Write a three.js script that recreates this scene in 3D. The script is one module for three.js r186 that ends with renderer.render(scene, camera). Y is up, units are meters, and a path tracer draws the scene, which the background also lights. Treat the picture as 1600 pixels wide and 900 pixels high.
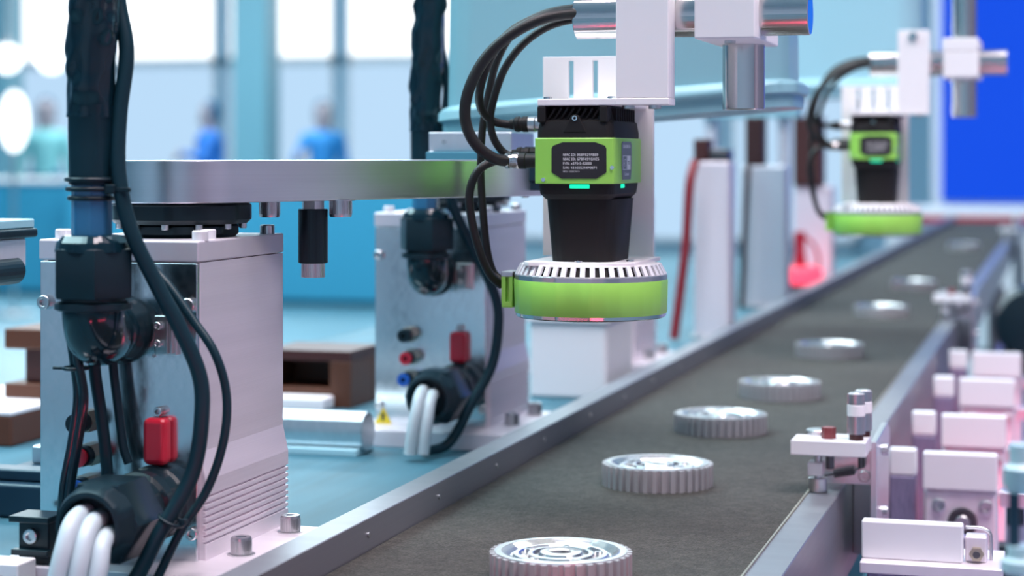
import * as THREE from 'three';
import { RoundedBoxGeometry } from 'three/addons/geometries/RoundedBoxGeometry.js';
import { MarchingCubes } from 'three/addons/objects/MarchingCubes.js';
import { RectAreaLightUniformsLib } from 'three/addons/lights/RectAreaLightUniformsLib.js';
import { mergeGeometries, toCreasedNormals } from 'three/addons/utils/BufferGeometryUtils.js';

// ---------------------------------------------------------------- camera, light, exposure
RectAreaLightUniformsLib.init();
const scene = new THREE.Scene();
const renderer = new THREE.WebGLRenderer({ antialias: true });
renderer.toneMapping = THREE.LinearToneMapping;
renderer.toneMappingExposure = 1.15;
renderer.shadowMap.enabled = true;

const EYE = 1.15;                       // camera height above the hall floor
const camera = new THREE.PerspectiveCamera(2 * Math.atan(653 / 3000) * 180 / Math.PI, 1600 / 900, 0.05, 80);
camera.setViewOffset(1600, 1306, 0, 406, 1600, 900);   // level camera, lens shifted down: verticals stay vertical
camera.position.set(0, EYE, 0);
camera.rotation.y = Math.atan2(868, 3000);
camera.focus = 1.17;
camera.userData.fStop = 6.4;
scene.add(camera);
scene.background = new THREE.Color().setRGB(0.75, 0.9, 1.0);

// ---------------------------------------------------------------- helpers
let seed = 7;
const rnd = () => { seed = (seed * 1664525 + 1013904223) >>> 0; return seed / 4294967296; };
const used = {};
const numbered = (n) => { const k = used[n] = (used[n] ?? -1) + 1; return k ? n + '_' + String(k).padStart(3, '0') : n; };
const org = new WeakMap();              // where a thing or part stands: [x, height against the eye, distance along the line]
const setLabel = (o, label, category, group, kind) => {
  if (label) o.userData.label = label;
  if (category) o.userData.category = category;
  if (group) o.userData.group = group;
  if (kind) o.userData.kind = kind;
  return o;
};
const put = (o, p) => { o.position.set(p[0], EYE + p[1], -p[2]); org.set(o, p); return o; };
function thing(name, label, category, p, group) {
  const o = new THREE.Group(); o.name = numbered(name); scene.add(put(o, p));
  return setLabel(o, label, category, group, 'thing');
}
function single(name, geo, mat, label, category, p, group) {     // a thing that is one mesh
  const o = new THREE.Mesh(geo, mat); o.name = numbered(name); scene.add(put(o, p));
  return setLabel(o, label, category, group);
}
function struct(name, geo, mat, p) {
  const o = new THREE.Mesh(geo, mat); o.name = name; scene.add(put(o, p)); o.userData.kind = 'structure'; return o;
}
function part(name, geo, mat, parent, p, rot) {                   // p in the same frame as the thing
  const o = new THREE.Mesh(geo, mat); o.name = name; const q = org.get(parent);
  if (!p) p = q;
  o.position.set(p[0] - q[0], p[1] - q[1], -(p[2] - q[2])); org.set(o, p);
  if (rot) o.rotation.set(...rot);
  parent.add(o); return o;
}
function dup(o, d, label, group) {
  const c = o.clone(); c.name = numbered(o.name.replace(/_\d{3}$/, '')); const q = org.get(o);
  scene.add(put(c, [q[0] + d[0], q[1] + d[1], q[2] + d[2]]));
  c.userData = { ...o.userData, label }; if (group) c.userData.group = group;
  return c;
}
const box = (w, h, d, r = Math.min(w, h, d) * 0.08) => new RoundedBoxGeometry(w, h, d, 2, r);
const plain = (w, h, d) => new THREE.BoxGeometry(w, h, d);
const span = (a, b, r) => box(Math.abs(a[0] - b[0]), Math.abs(a[1] - b[1]), Math.abs(a[2] - b[2]), r);     // box between two corners
const mid = (a, b) => [(a[0] + b[0]) / 2, (a[1] + b[1]) / 2, (a[2] + b[2]) / 2];
const spanPart = (name, a, b, mat, parent, r) => part(name, span(a, b, r), mat, parent, mid(a, b));
const lathe = (pts, seg = 40) => { const g = new THREE.LatheGeometry(pts.map((p) => new THREE.Vector2(p[0], p[1])), seg); return toCreasedNormals(g, 0.6); };
const cyl = (r, h, seg = 32, r2 = r) => lathe([[0, 0], [r * 0.94, 0], [r, r * 0.06], [r2, h - r2 * 0.06], [r2 * 0.94, h], [0, h]], seg);
const along = (g, ax) => ax === 'z' ? g.rotateX(Math.PI / 2) : ax === '-z' ? g.rotateX(-Math.PI / 2) : ax === 'x' ? g.rotateZ(-Math.PI / 2) : ax === '-x' ? g.rotateZ(Math.PI / 2) : ax === '-y' ? g.rotateX(Math.PI) : g;
function tube(pts, r, o, rs = 14, k = 10) {
  const c = new THREE.CatmullRomCurve3(pts.map((p) => new THREE.Vector3(p[0] - o[0], p[1] - o[1], -(p[2] - o[2]))), false, 'centripetal');
  return new THREE.TubeGeometry(c, pts.length * k, r, rs, false);
}
const cable = (name, pts, r, mat, label, cat, group, rs, k) => single(name, tube(pts, r, pts[0], rs, k), mat, label, cat, pts[0], group);
function loft(sections) {               // closed rings of the same number of corners, bottom to top, flat faces
  const pos = [], n = sections[0].length;
  const tri = (a, b, c) => pos.push(...a, ...b, ...c);
  for (let i = 0; i + 1 < sections.length; i++) for (let k = 0; k < n; k++) {
    const A = sections[i][k], B = sections[i][(k + 1) % n], C = sections[i + 1][(k + 1) % n], D = sections[i + 1][k];
    tri(A, B, C); tri(A, C, D);
  }
  for (const [ring, up] of [[sections[0], 0], [sections[sections.length - 1], 1]]) for (let k = 1; k + 1 < n; k++)
    up ? tri(ring[0], ring[k], ring[k + 1]) : tri(ring[0], ring[k + 1], ring[k]);
  const g = new THREE.BufferGeometry(); g.setAttribute('position', new THREE.Float32BufferAttribute(pos, 3));
  g.setAttribute('uv', new THREE.Float32BufferAttribute(new Array(pos.length / 3 * 2).fill(0), 2));
  g.computeVertexNormals(); return g;
}
const oct = (y, w, d, c, x0 = 0, z0 = 0) => {   // rectangle with cut corners, counter-clockwise seen from above
  const a = w / 2, b = d / 2;
  return [[a, b - c], [a, -b + c], [a - c, -b], [-a + c, -b], [-a, -b + c], [-a, b - c], [-a + c, b], [a - c, b]].map(([x, z]) => [x + x0, y, z + z0]);
};
const rrect = (y, w, d, r, x0 = 0, seg = 5) => { const out = []; for (const [sx, sz, a0] of [[1, 1, 0], [1, -1, 1], [-1, -1, 2], [-1, 1, 3]]) for (let i = 0; i <= seg; i++) { const a = Math.PI / 2 - (a0 + i / seg) * Math.PI / 2; out.push([sx * (w / 2 - r) + Math.cos(a) * r + x0, y, sz * (d / 2 - r) + Math.sin(a) * r]); } return out; };
const soft = (secs, a = 0.5) => toCreasedNormals(loft(secs), a);
function extrude(pts, depth, bevel = 0, holes = [], curveSegments = 24) {
  const s = pts instanceof THREE.Shape ? pts : new THREE.Shape(pts.map((p) => new THREE.Vector2(p[0], p[1])));
  s.holes.push(...holes);
  return new THREE.ExtrudeGeometry(s, { depth, bevelEnabled: bevel > 0, bevelSize: bevel, bevelThickness: bevel, bevelOffset: -bevel, bevelSegments: 2, curveSegments });
}
function uvm(g) {                       // uv in metres, by the way each face points
  g = g.index ? g.toNonIndexed() : g; const p = g.attributes.position, n = g.attributes.normal, uv = [];
  for (let i = 0; i < p.count; i++) {
    const ax = Math.abs(n.getX(i)), ay = Math.abs(n.getY(i)), az = Math.abs(n.getZ(i));
    if (ay >= ax && ay >= az) uv.push(p.getX(i), p.getZ(i)); else if (ax >= az) uv.push(p.getZ(i), p.getY(i)); else uv.push(p.getX(i), p.getY(i));
  }
  g.setAttribute('uv', new THREE.Float32BufferAttribute(uv, 2)); return g;
}
function dataTex(w, h, f, tileU, tileV, srgb) {
  const d = new Uint8Array(w * h * 4);
  for (let j = 0; j < h; j++) for (let i = 0; i < w; i++) { const c = f(i, j); d.set([c[0], c[1], c[2], 255].map((v) => Math.max(0, Math.min(255, v))), (j * w + i) * 4); }
  const t = new THREE.DataTexture(d, w, h); t.wrapS = t.wrapT = THREE.RepeatWrapping; t.magFilter = THREE.LinearFilter; t.minFilter = THREE.LinearMipmapLinearFilter; t.generateMipmaps = true;
  t.repeat.set(1 / tileU, 1 / tileV); if (srgb) t.colorSpace = THREE.SRGBColorSpace; t.needsUpdate = true; return t;
}
function smoothNoise(n, cells) {        // tileable value noise
  const g = Array.from({ length: cells * cells }, rnd), at = (i, j) => g[((j + cells) % cells) * cells + (i + cells) % cells];
  return (x, y) => { const u = x / n * cells, v = y / n * cells, i = Math.floor(u), j = Math.floor(v), a = u - i, b = v - j, s = a * a * (3 - 2 * a), t = b * b * (3 - 2 * b);
    return (at(i, j) * (1 - s) + at(i + 1, j) * s) * (1 - t) + (at(i, j + 1) * (1 - s) + at(i + 1, j + 1) * s) * t; };
}

// ---------------------------------------------------------------- materials
const lin = (r, g, b) => new THREE.Color().setRGB(r, g, b);
const M = {};
const std = (k, color, rough, metal = 0, extra = {}) => M[k] = new THREE.MeshStandardMaterial({ name: k, color, roughness: rough, metalness: metal, ...extra });
const phys = (k, color, rough, metal = 0, extra = {}) => M[k] = new THREE.MeshPhysicalMaterial({ name: k, color, roughness: rough, metalness: metal, ...extra });
{
  const n1 = smoothNoise(256, 8), n2 = smoothNoise(256, 32);
  const weave = []; for (let i = 0; i < 256 * 256; i++) weave.push(rnd());
  const wv = (i, j) => weave[(j & 255) * 256 + (i & 255)];
  const cloth = (i, j) => { const twill = ((i + 2 * j) % 6 < 3) ? 1 : 0; return 0.45 * wv(i, j) + 0.25 * wv(i >> 1, j >> 1) + 0.2 * twill + 0.2 * n2(i, j); };
  const beltMap = dataTex(256, 256, (i, j) => { const v = 12 + 84 * cloth(i, j) + 6 * n1(i, j); return [v * 0.86, v * 0.84, v * 0.78]; }, 0.18, 0.18, true);
  const beltBump = dataTex(256, 256, (i, j) => { const v = 255 * Math.min(1, cloth(i, j)); return [v, v, v]; }, 0.18, 0.18);
  std('belt', 0xffffff, 0.85, 0, { map: beltMap, bumpMap: beltBump, bumpScale: 0.0012 });
  const line = Array.from({ length: 256 }, rnd);
  const brushRough = dataTex(256, 256, (i, j) => { const v = 205 + 26 * (line[j] - 0.5) + 24 * (n1(i, j) - 0.5); return [v, v, v]; }, 0.5, 0.05);
  const brushTone = dataTex(256, 256, (i, j) => { const v = 246 + 5 * (line[j] - 0.5) + 8 * (n1(i, j) - 0.5); return [v, v, v]; }, 0.5, 0.05, true);
  std('brushed', lin(0.8, 0.81, 0.84), 0.42, 1, { roughnessMap: brushRough, map: brushTone });
  std('railmetal', lin(0.26, 0.275, 0.305), 0.5, 0.6, { roughnessMap: brushRough });
  std('anodised', lin(0.85, 0.79, 0.85), 0.5, 0.4, { roughnessMap: brushRough, map: brushTone });
  const smear = dataTex(256, 256, (i, j) => { const v = 105 + 70 * n1(i, j) + 35 * n2(i, j) + 10 * wv(i, j); return [v, v, v]; }, 0.2, 0.2);
  std('polished', lin(0.74, 0.76, 0.78), 0.3, 1, { roughnessMap: smear });
  const coat = dataTex(256, 256, (i, j) => { const v = 128 + 60 * (n2(i, j) - 0.5) + 40 * (wv(i, j) - 0.5); return [v, v, v]; }, 0.02, 0.02);
  std('powder', lin(0.93, 0.87, 0.87), 0.5, 0, { bumpMap: coat, bumpScale: 0.00004 });
  phys('blackcast', lin(0.014, 0.012, 0.0125), 0.6, 0, { specularIntensity: 0.5, bumpMap: coat, bumpScale: 0.00004 });
  phys('green', lin(0.33, 0.7, 0.1), 0.42, 0, { clearcoat: 0.25, clearcoatRoughness: 0.4 });
  const floorTone = dataTex(256, 256, (i, j) => { const v = 214 + 18 * n1(i, j) + 10 * n2(i, j); return [v, v, v]; }, 4, 4, true);
  std('floor', lin(0.14, 0.35, 0.45), 0.5, 0, { map: floorTone });
  const deckTone = dataTex(256, 256, (i, j) => { const v = 205 + 34 * n1(i, j) + 16 * n2(i, j); return [v, v, v]; }, 0.4, 0.4, true);
  std('deck', lin(0.04, 0.16, 0.22), 0.6, 0, { map: deckTone });
  std('decklilac', lin(0.3, 0.27, 0.42), 0.35, 0.3, { map: deckTone });
  const grain = dataTex(256, 256, (i, j) => { const v = 190 + 60 * Math.sin(j * 0.35 + 5 * n1(i, j)) * n2(i, j); return [v, v * 0.96, v * 0.92]; }, 0.1, 0.06, true);
  std('brown', lin(0.16, 0.055, 0.025), 0.5, 0, { map: grain });
  std('maroon', lin(0.1, 0.025, 0.025), 0.5, 0, { map: grain });
}
std('chrome', lin(0.8, 0.79, 0.78), 0.16, 1);
std('tubemetal', lin(0.66, 0.63, 0.62), 0.2, 1);
std('steel', lin(0.62, 0.63, 0.64), 0.3, 1);
std('gearsteel', lin(0.7, 0.69, 0.69), 0.27, 1);
std('geartooth', lin(0.46, 0.46, 0.48), 0.5, 0.5);
std('darksteel', lin(0.12, 0.12, 0.13), 0.35, 0.8);
phys('blackplastic', lin(0.005, 0.018, 0.026), 0.34, 0, { specularIntensity: 0.7 });
phys('glossblack', lin(0.003, 0.016, 0.025), 0.12, 0, { specularIntensity: 0.8, clearcoat: 0.2, clearcoatRoughness: 0.05 });
phys('rubber', lin(0.013, 0.012, 0.012), 0.45, 0, { specularIntensity: 0.7 });
phys('rubbercool', lin(0.004, 0.026, 0.038), 0.4, 0, { specularIntensity: 0.6 });
std('bearingblack', lin(0.012, 0.024, 0.03), 0.3, 0.5);
std('cablewhite', lin(0.46, 0.56, 0.6), 0.45);
phys('red', lin(0.55, 0.01, 0.035), 0.35, 0, { clearcoat: 0.3 });
std('blue', lin(0.01, 0.12, 0.55), 0.4);
std('yellow', lin(0.75, 0.6, 0.02), 0.5);
std('nylon', lin(0.74, 0.74, 0.77), 0.4);
std('whiteplastic', lin(0.84, 0.82, 0.84), 0.4);
std('brass', lin(0.5, 0.44, 0.34), 0.35, 0.9);
phys('bluetube', lin(0.02, 0.16, 0.32), 0.15, 0, { clearcoat: 0.5, clearcoatRoughness: 0.1 });
phys('teal', lin(0.24, 0.46, 0.52), 0.45, 0, { clearcoat: 0.15, clearcoatRoughness: 0.3 });
std('tealdark', lin(0.03, 0.16, 0.23), 0.45);
std('tealpale', lin(0.36, 0.62, 0.7), 0.45);
std('hosered', lin(0.22, 0.015, 0.025), 0.45);
std('boltred', lin(0.2, 0.04, 0.045), 0.4);
std('fittinggrey', lin(0.5, 0.64, 0.68), 0.3);
std('navy', lin(0.01, 0.04, 0.07), 0.4);
std('labelgrey', lin(0.16, 0.17, 0.18), 0.5);
std('wall', lin(0.45, 0.68, 0.85), 0.7);
std('wallblue', lin(0.04, 0.32, 0.5), 0.55);
std('wallgrey', lin(0.54, 0.62, 0.72), 0.8);
std('wallpink', lin(0.5, 0.38, 0.46), 0.8);
std('ceiling', lin(0.75, 0.82, 0.86), 0.9);
std('pillar', lin(0.17, 0.37, 0.45), 0.5);
const glow = (k, c, i) => std(k, lin(0.02, 0.02, 0.02), 0.5, 0, { emissive: c, emissiveIntensity: i });
glow('panelcool', lin(0.8, 0.95, 1), 2.0);
glow('panelwarm', lin(1, 0.95, 0.97), 2.0);
glow('daylight', lin(0.95, 0.98, 1), 1.6);
glow('frosted', lin(0.43, 0.61, 0.8), 1.0);
glow('bulb', lin(0.95, 0.98, 1), 2.2);
glow('redglow', lin(1, 0.06, 0.13), 1.6);
glow('ledgreen', lin(0.0, 0.85, 0.5), 1.0);
glow('ringdiffuser', lin(1, 0.97, 0.93), 3.0);

// ---------------------------------------------------------------- the hall
const X0 = -16, X1 = 6, ZB = -6, ZF = 24, H = 4.6, fy = -EYE;
struct('floor', uvm(plain(X1 - X0, 0.2, ZF - ZB)), M.floor, [(X0 + X1) / 2, fy - 0.1, (ZF + ZB) / 2]);
struct('ceiling', plain(X1 - X0, 0.2, ZF - ZB), M.ceiling, [(X0 + X1) / 2, fy + H + 0.1, (ZF + ZB) / 2]);
struct('wall_left', plain(0.2, H, ZF - ZB), M.wall, [X0 - 0.1, fy + H / 2, (ZF + ZB) / 2]);
struct('wall_right', plain(0.2, H, ZF - ZB), M.wallpink, [X1 + 0.1, fy + H / 2, (ZF + ZB) / 2]);
struct('wall_back', plain(X1 - X0, H, 0.2), M.wallgrey, [(X0 + X1) / 2, fy + H / 2, ZB - 0.1]);
struct('wall_front', plain(X1 - X0, H, 0.2), M.wall, [(X0 + X1) / 2, fy + H / 2, ZF + 0.1]);
// daylit transom windows and frosted panes on the far wall, between pale columns
{
  let n = 0;
  for (let i = 0; i < 7; i++) {
    const xc = -13.6 + i * 1.72;
    for (const [y0, y1, mat] of [[1.36, 3.2, M.daylight], [-1.0, 1.24, M.frosted]]) {
      const w = struct('window_' + (++n), plain(1.46, y1 - y0, 0.05), mat, [xc, (y0 + y1) / 2, ZF - 0.03]);
      for (const sx of [-1, 1]) part('window_frame', plain(0.06, y1 - y0 + 0.12, 0.1), M.whiteplastic, w, [xc + sx * 0.76, (y0 + y1) / 2, ZF - 0.05]);
      for (const sy of [y0 - 0.03, y1 + 0.03]) part('window_frame', plain(1.58, 0.06, 0.1), M.whiteplastic, w, [xc, sy, ZF - 0.05]);
    }
  }
  const L = new THREE.RectAreaLight(lin(0.8, 0.93, 1), 1.2, 11.8, 1.8); scene.add(L);
  L.position.set(-8.4, EYE + 2.28, -(ZF - 0.12)); L.lookAt(-8.4, EYE + 2.28, 0);
}
for (const [x, z, w, what] of [[-9.05, 20.6, 0.42, 'beside the person with raised shoulder'], [-6.2, 20.6, 0.2, 'nearest the teal robot covers'], [-12.4, 20.6, 0.4, 'behind the sleeved hose']]) {
  const t = thing('column', 'pale blue square hall column ' + what, 'column', [x, fy, z]);
  part('shaft', box(w, H - 0.16, w, 0.02), M.pillar, t, [x, fy + 0.16 + (H - 0.16) / 2, z]);
  part('plinth', box(w + 0.08, 0.16, w + 0.08, 0.01), M.pillar, t, [x, fy + 0.08, z]);
}
// ceiling luminaires: a glowing panel in a frame with its light just below
function ceilingPanel(x, z, w, d, mat, color, power, label) {
  const y = fy + H - 0.12, t = thing('ceiling_light', label, 'ceiling light', [x, y, z]);
  part('diffuser', plain(w, 0.03, d), mat, t, [x, y + 0.02, z]);
  for (const s of [-1, 1]) { part('frame', plain(w + 0.1, 0.1, 0.05), M.whiteplastic, t, [x, y + 0.07, z + s * (d / 2 + 0.025)]); part('frame', plain(0.05, 0.1, d), M.whiteplastic, t, [x + s * (w / 2 + 0.025), y + 0.07, z]); }
  part('backing', plain(w + 0.1, 0.02, d + 0.1), M.whiteplastic, t, [x, y + 0.1, z]);
  const L = new THREE.RectAreaLight(color, power, w, d); L.position.set(0, -0.005, 0); L.rotation.x = -Math.PI / 2; t.add(L);
}
ceilingPanel(0.6, 0.4, 3.2, 2.2, M.panelwarm, lin(1, 0.86, 0.92), 13, 'large square ceiling light panel over the head of the conveyor');
ceilingPanel(-3.2, 1.2, 2.2, 3.0, M.panelcool, lin(0.55, 0.92, 1), 9, 'cool white ceiling light panel left of the conveyor');
ceilingPanel(-1.5, 5.0, 3.2, 2.0, M.panelcool, lin(0.8, 0.95, 1), 8, 'cool white ceiling light panel over the middle of the line');
ceilingPanel(-4.5, 10.5, 5, 2.0, M.panelcool, lin(0.75, 0.93, 1), 8, 'wide ceiling light panel over the visitors\' hall');
ceilingPanel(-8.5, 17, 6, 2.0, M.panelcool, lin(0.75, 0.93, 1), 8, 'wide ceiling light panel before the far windows');

// ---------------------------------------------------------------- conveyor
const beltY = -0.236, bl = -0.404, br = -0.1765, z0 = 0.35, z1 = 7.4;
{
  const t = thing('conveyor', 'long belt conveyor with dark grey fabric belt between aluminium side rails', 'conveyor', [-0.29, fy, 3.8]);
  const len = z1 - z0, zc = (z0 + z1) / 2;
  part('belt', uvm(plain(br - bl - 0.002, 0.006, len)), M.belt, t, [(bl + br) / 2, beltY - 0.003, zc]);
  part('return_belt', uvm(plain(br - bl - 0.01, 0.004, len - 0.1)), M.belt, t, [(bl + br) / 2, beltY - 0.058, zc]);
  // left rail, higher than the belt, in lengths with a joint
  const edges = [z0, 1.585, 3.6, 5.5, z1];
  for (let i = 0; i < 4; i++) {
    const a = edges[i] + 0.0004, b = edges[i + 1] - 0.0004;
    const s = [[-0.4235, -0.33], [-0.404, -0.33], [-0.404, -0.2172], [-0.4045, -0.2167], [-0.423, -0.2167], [-0.4235, -0.2172]];
    const g = extrude(s.map(([x, y]) => [x + 0.414, y + 0.27]), b - a, 0.0006);
    const r = part('side_rail', uvm(g), M.railmetal, t, [-0.414, -0.27, b]);
    if (i < 2) for (let k = 0; k < (i ? 5 : 9); k++) { const z = a + 0.06 + k * 0.135; if (z < b) part('rivet', along(cyl(0.0016, 0.0008, 12), 'x'), M.steel, r, [-0.404, -0.2265, z]); }
  }
  // right rail: flat top at belt height and a deep outer face
  const s = [[-0.176, -0.305], [-0.1545, -0.305], [-0.1545, -0.2365], [-0.1551, -0.2358], [-0.1755, -0.2358], [-0.176, -0.2365]];
  for (let i = 0; i < 3; i++) {
    const a = [z0, 2.1, 4.6][i] + 0.0004, b = [2.1, 4.6, z1][i] - 0.0004;
    const r = part('side_rail', uvm(extrude(s.map(([x, y]) => [x + 0.165, y + 0.27]), b - a, 0.0005)), M.railmetal, t, [-0.165, -0.27, b]);
    part('edge_strip', plain(0.0012, 0.0012, b - a), M.brass, r, [-0.1758, -0.2352, (a + b) / 2]);
  }
  for (const z of [z0 + 0.03, z1 - 0.03]) part('end_roller', along(cyl(0.027, br - bl, 32), 'x'), M.steel, t, [bl, beltY - 0.031, z]);
  for (const z of [0.5, 2.6, 4.8, 7.1]) for (const x of [-0.4138, -0.1652]) {
    const leg = part('leg', box(0.04, 0.83, 0.04, 0.003), M.railmetal, t, [x, fy + 0.02 + 0.415 - 0.01, z]);
    part('foot', cyl(0.03, 0.02, 20), M.rubber, leg, [x, fy, z]);
  }
  for (const z of [0.5, 2.6, 4.8, 7.1]) part('cross_bar', box(0.21, 0.03, 0.03, 0.003), M.railmetal, t, [-0.2895, -0.7, z]);
}
// gears on the belt
function toothed(n, ro, rr, hole) {
  const s = new THREE.Shape(); const st = Math.PI * 2 / n;
  for (let i = 0; i < n; i++) for (const [f, r] of [[0, rr], [0.28, rr], [0.36, ro], [0.82, ro], [0.9, rr]]) { const a = (i + f) * st; i + f ? s.lineTo(Math.cos(a) * r, Math.sin(a) * r) : s.moveTo(r, 0); }
  s.closePath(); const h = new THREE.Path(); h.absarc(0, 0, hole, 0, Math.PI * 2, true); s.holes.push(h); return s;
}
function makeGear(p, label) {
  const t = thing('gear', label, 'gear', p, 'steel gears riding on the belt');
  const g = extrude(toothed(38, 0.04, 0.0376, 0.0335), 0.0156, 0, [], 48).rotateX(-Math.PI / 2);
  part('tooth_ring', g, M.geartooth, t, p);
  part('rim_face', lathe([[0.0332, 0.0152], [0.0334, 0.0162], [0.0372, 0.0162], [0.0374, 0.0157], [0.0374, 0.0152]], 72), M.gearsteel, t, p);
  part('web', lathe([[0.0062, 0.001], [0.0335, 0.001], [0.0335, 0.0155], [0.0328, 0.0162], [0.0305, 0.0148], [0.0285, 0.0132], [0.0275, 0.013], [0.0262, 0.0146], [0.0237, 0.0148], [0.0225, 0.0128], [0.0195, 0.0128], [0.0184, 0.0148], [0.0158, 0.0149], [0.0148, 0.013], [0.0128, 0.013], [0.0116, 0.0154], [0.0074, 0.0156], [0.0062, 0.0148], [0.0062, 0.001]], 64), M.gearsteel, t, p);
  for (let k = 0; k < 5; k++) { const a = k / 5 * Math.PI * 2 + 0.4; part('boss', lathe([[0, 0.003], [0.0008, 0.003], [0.001, 0.004], [0.002, 0.0042], [0.0022, 0]], 16), M.gearsteel, t, [p[0] + Math.cos(a) * 0.021, p[1] + 0.0106, p[2] + Math.sin(a) * 0.021]); }
  return t;
}
const gearAt = [[-0.273, 1.042], [-0.285, 1.364], [-0.288, 1.643], [-0.273, 1.895], [-0.272, 2.299], [-0.268, 2.91], [-0.266, 3.52], [-0.258, 5.09]];
const ord = ['first', 'second', 'third', 'fourth', 'fifth', 'sixth', 'seventh', 'eighth'];
const gear0 = makeGear([gearAt[0][0], beltY, gearAt[0][1]], 'polished steel toothed gear with dished top, at the near end of the belt row');
gearAt.slice(1).forEach(([x, z], i) => { const c = dup(gear0, [x - gearAt[0][0], 0, z - gearAt[0][1]], `polished steel toothed gear, ${ord[i + 1]} along the belt from its near end`); c.rotation.y = 0.3 + i * 0.7; });

// ---------------------------------------------------------------- screws
const knurl = (r, h, n = 36) => { const g = extrude(toothed(n, r, r * 0.955, r * 0.5), h, 0, [], 12).rotateX(-Math.PI / 2); return g; };
const screwG = {};
function capScrew(parent, p, r, h, ax = 'y', mat = M.steel, name = 'screw') {
  const k = [r, h, ax].join();
  screwG[k] ??= along(lathe([[0, h * 0.45], [r * 0.5, h * 0.45], [r * 0.52, h * 0.96], [r * 0.56, h], [r * 0.88, h], [r, h * 0.88], [r, 0]], 24), ax);
  return part(name, screwG[k], mat, parent, p);
}
function bigScrew(parent, p, r, h, ax = 'y') {   // knurled socket screw on its washer
  const k = ['b', r, h, ax].join();
  screwG[k] ??= [along(mergeGeometries([knurl(r, h * 0.82).toNonIndexed(), lathe([[r * 0.5, h * 0.3], [r * 0.5, h], [r * 0.9, h], [r * 0.97, h * 0.9], [r * 0.97, h * 0.8]], 32).toNonIndexed(), cyl(r * 0.55, h * 0.5, 6).toNonIndexed()].map((g) => { for (const n of Object.keys(g.attributes)) if (!['position', 'normal', 'uv'].includes(n)) g.deleteAttribute(n); return g; })), ax),
    along(lathe([[0, 0], [r * 1.28, 0], [r * 1.28, h * 0.08], [0, h * 0.08]], 32), ax)];
  const s = part('screw', screwG[k][0], M.steel, parent, p);
  part('washer', screwG[k][1], M.steel, s, p);
  return s;
}

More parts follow.
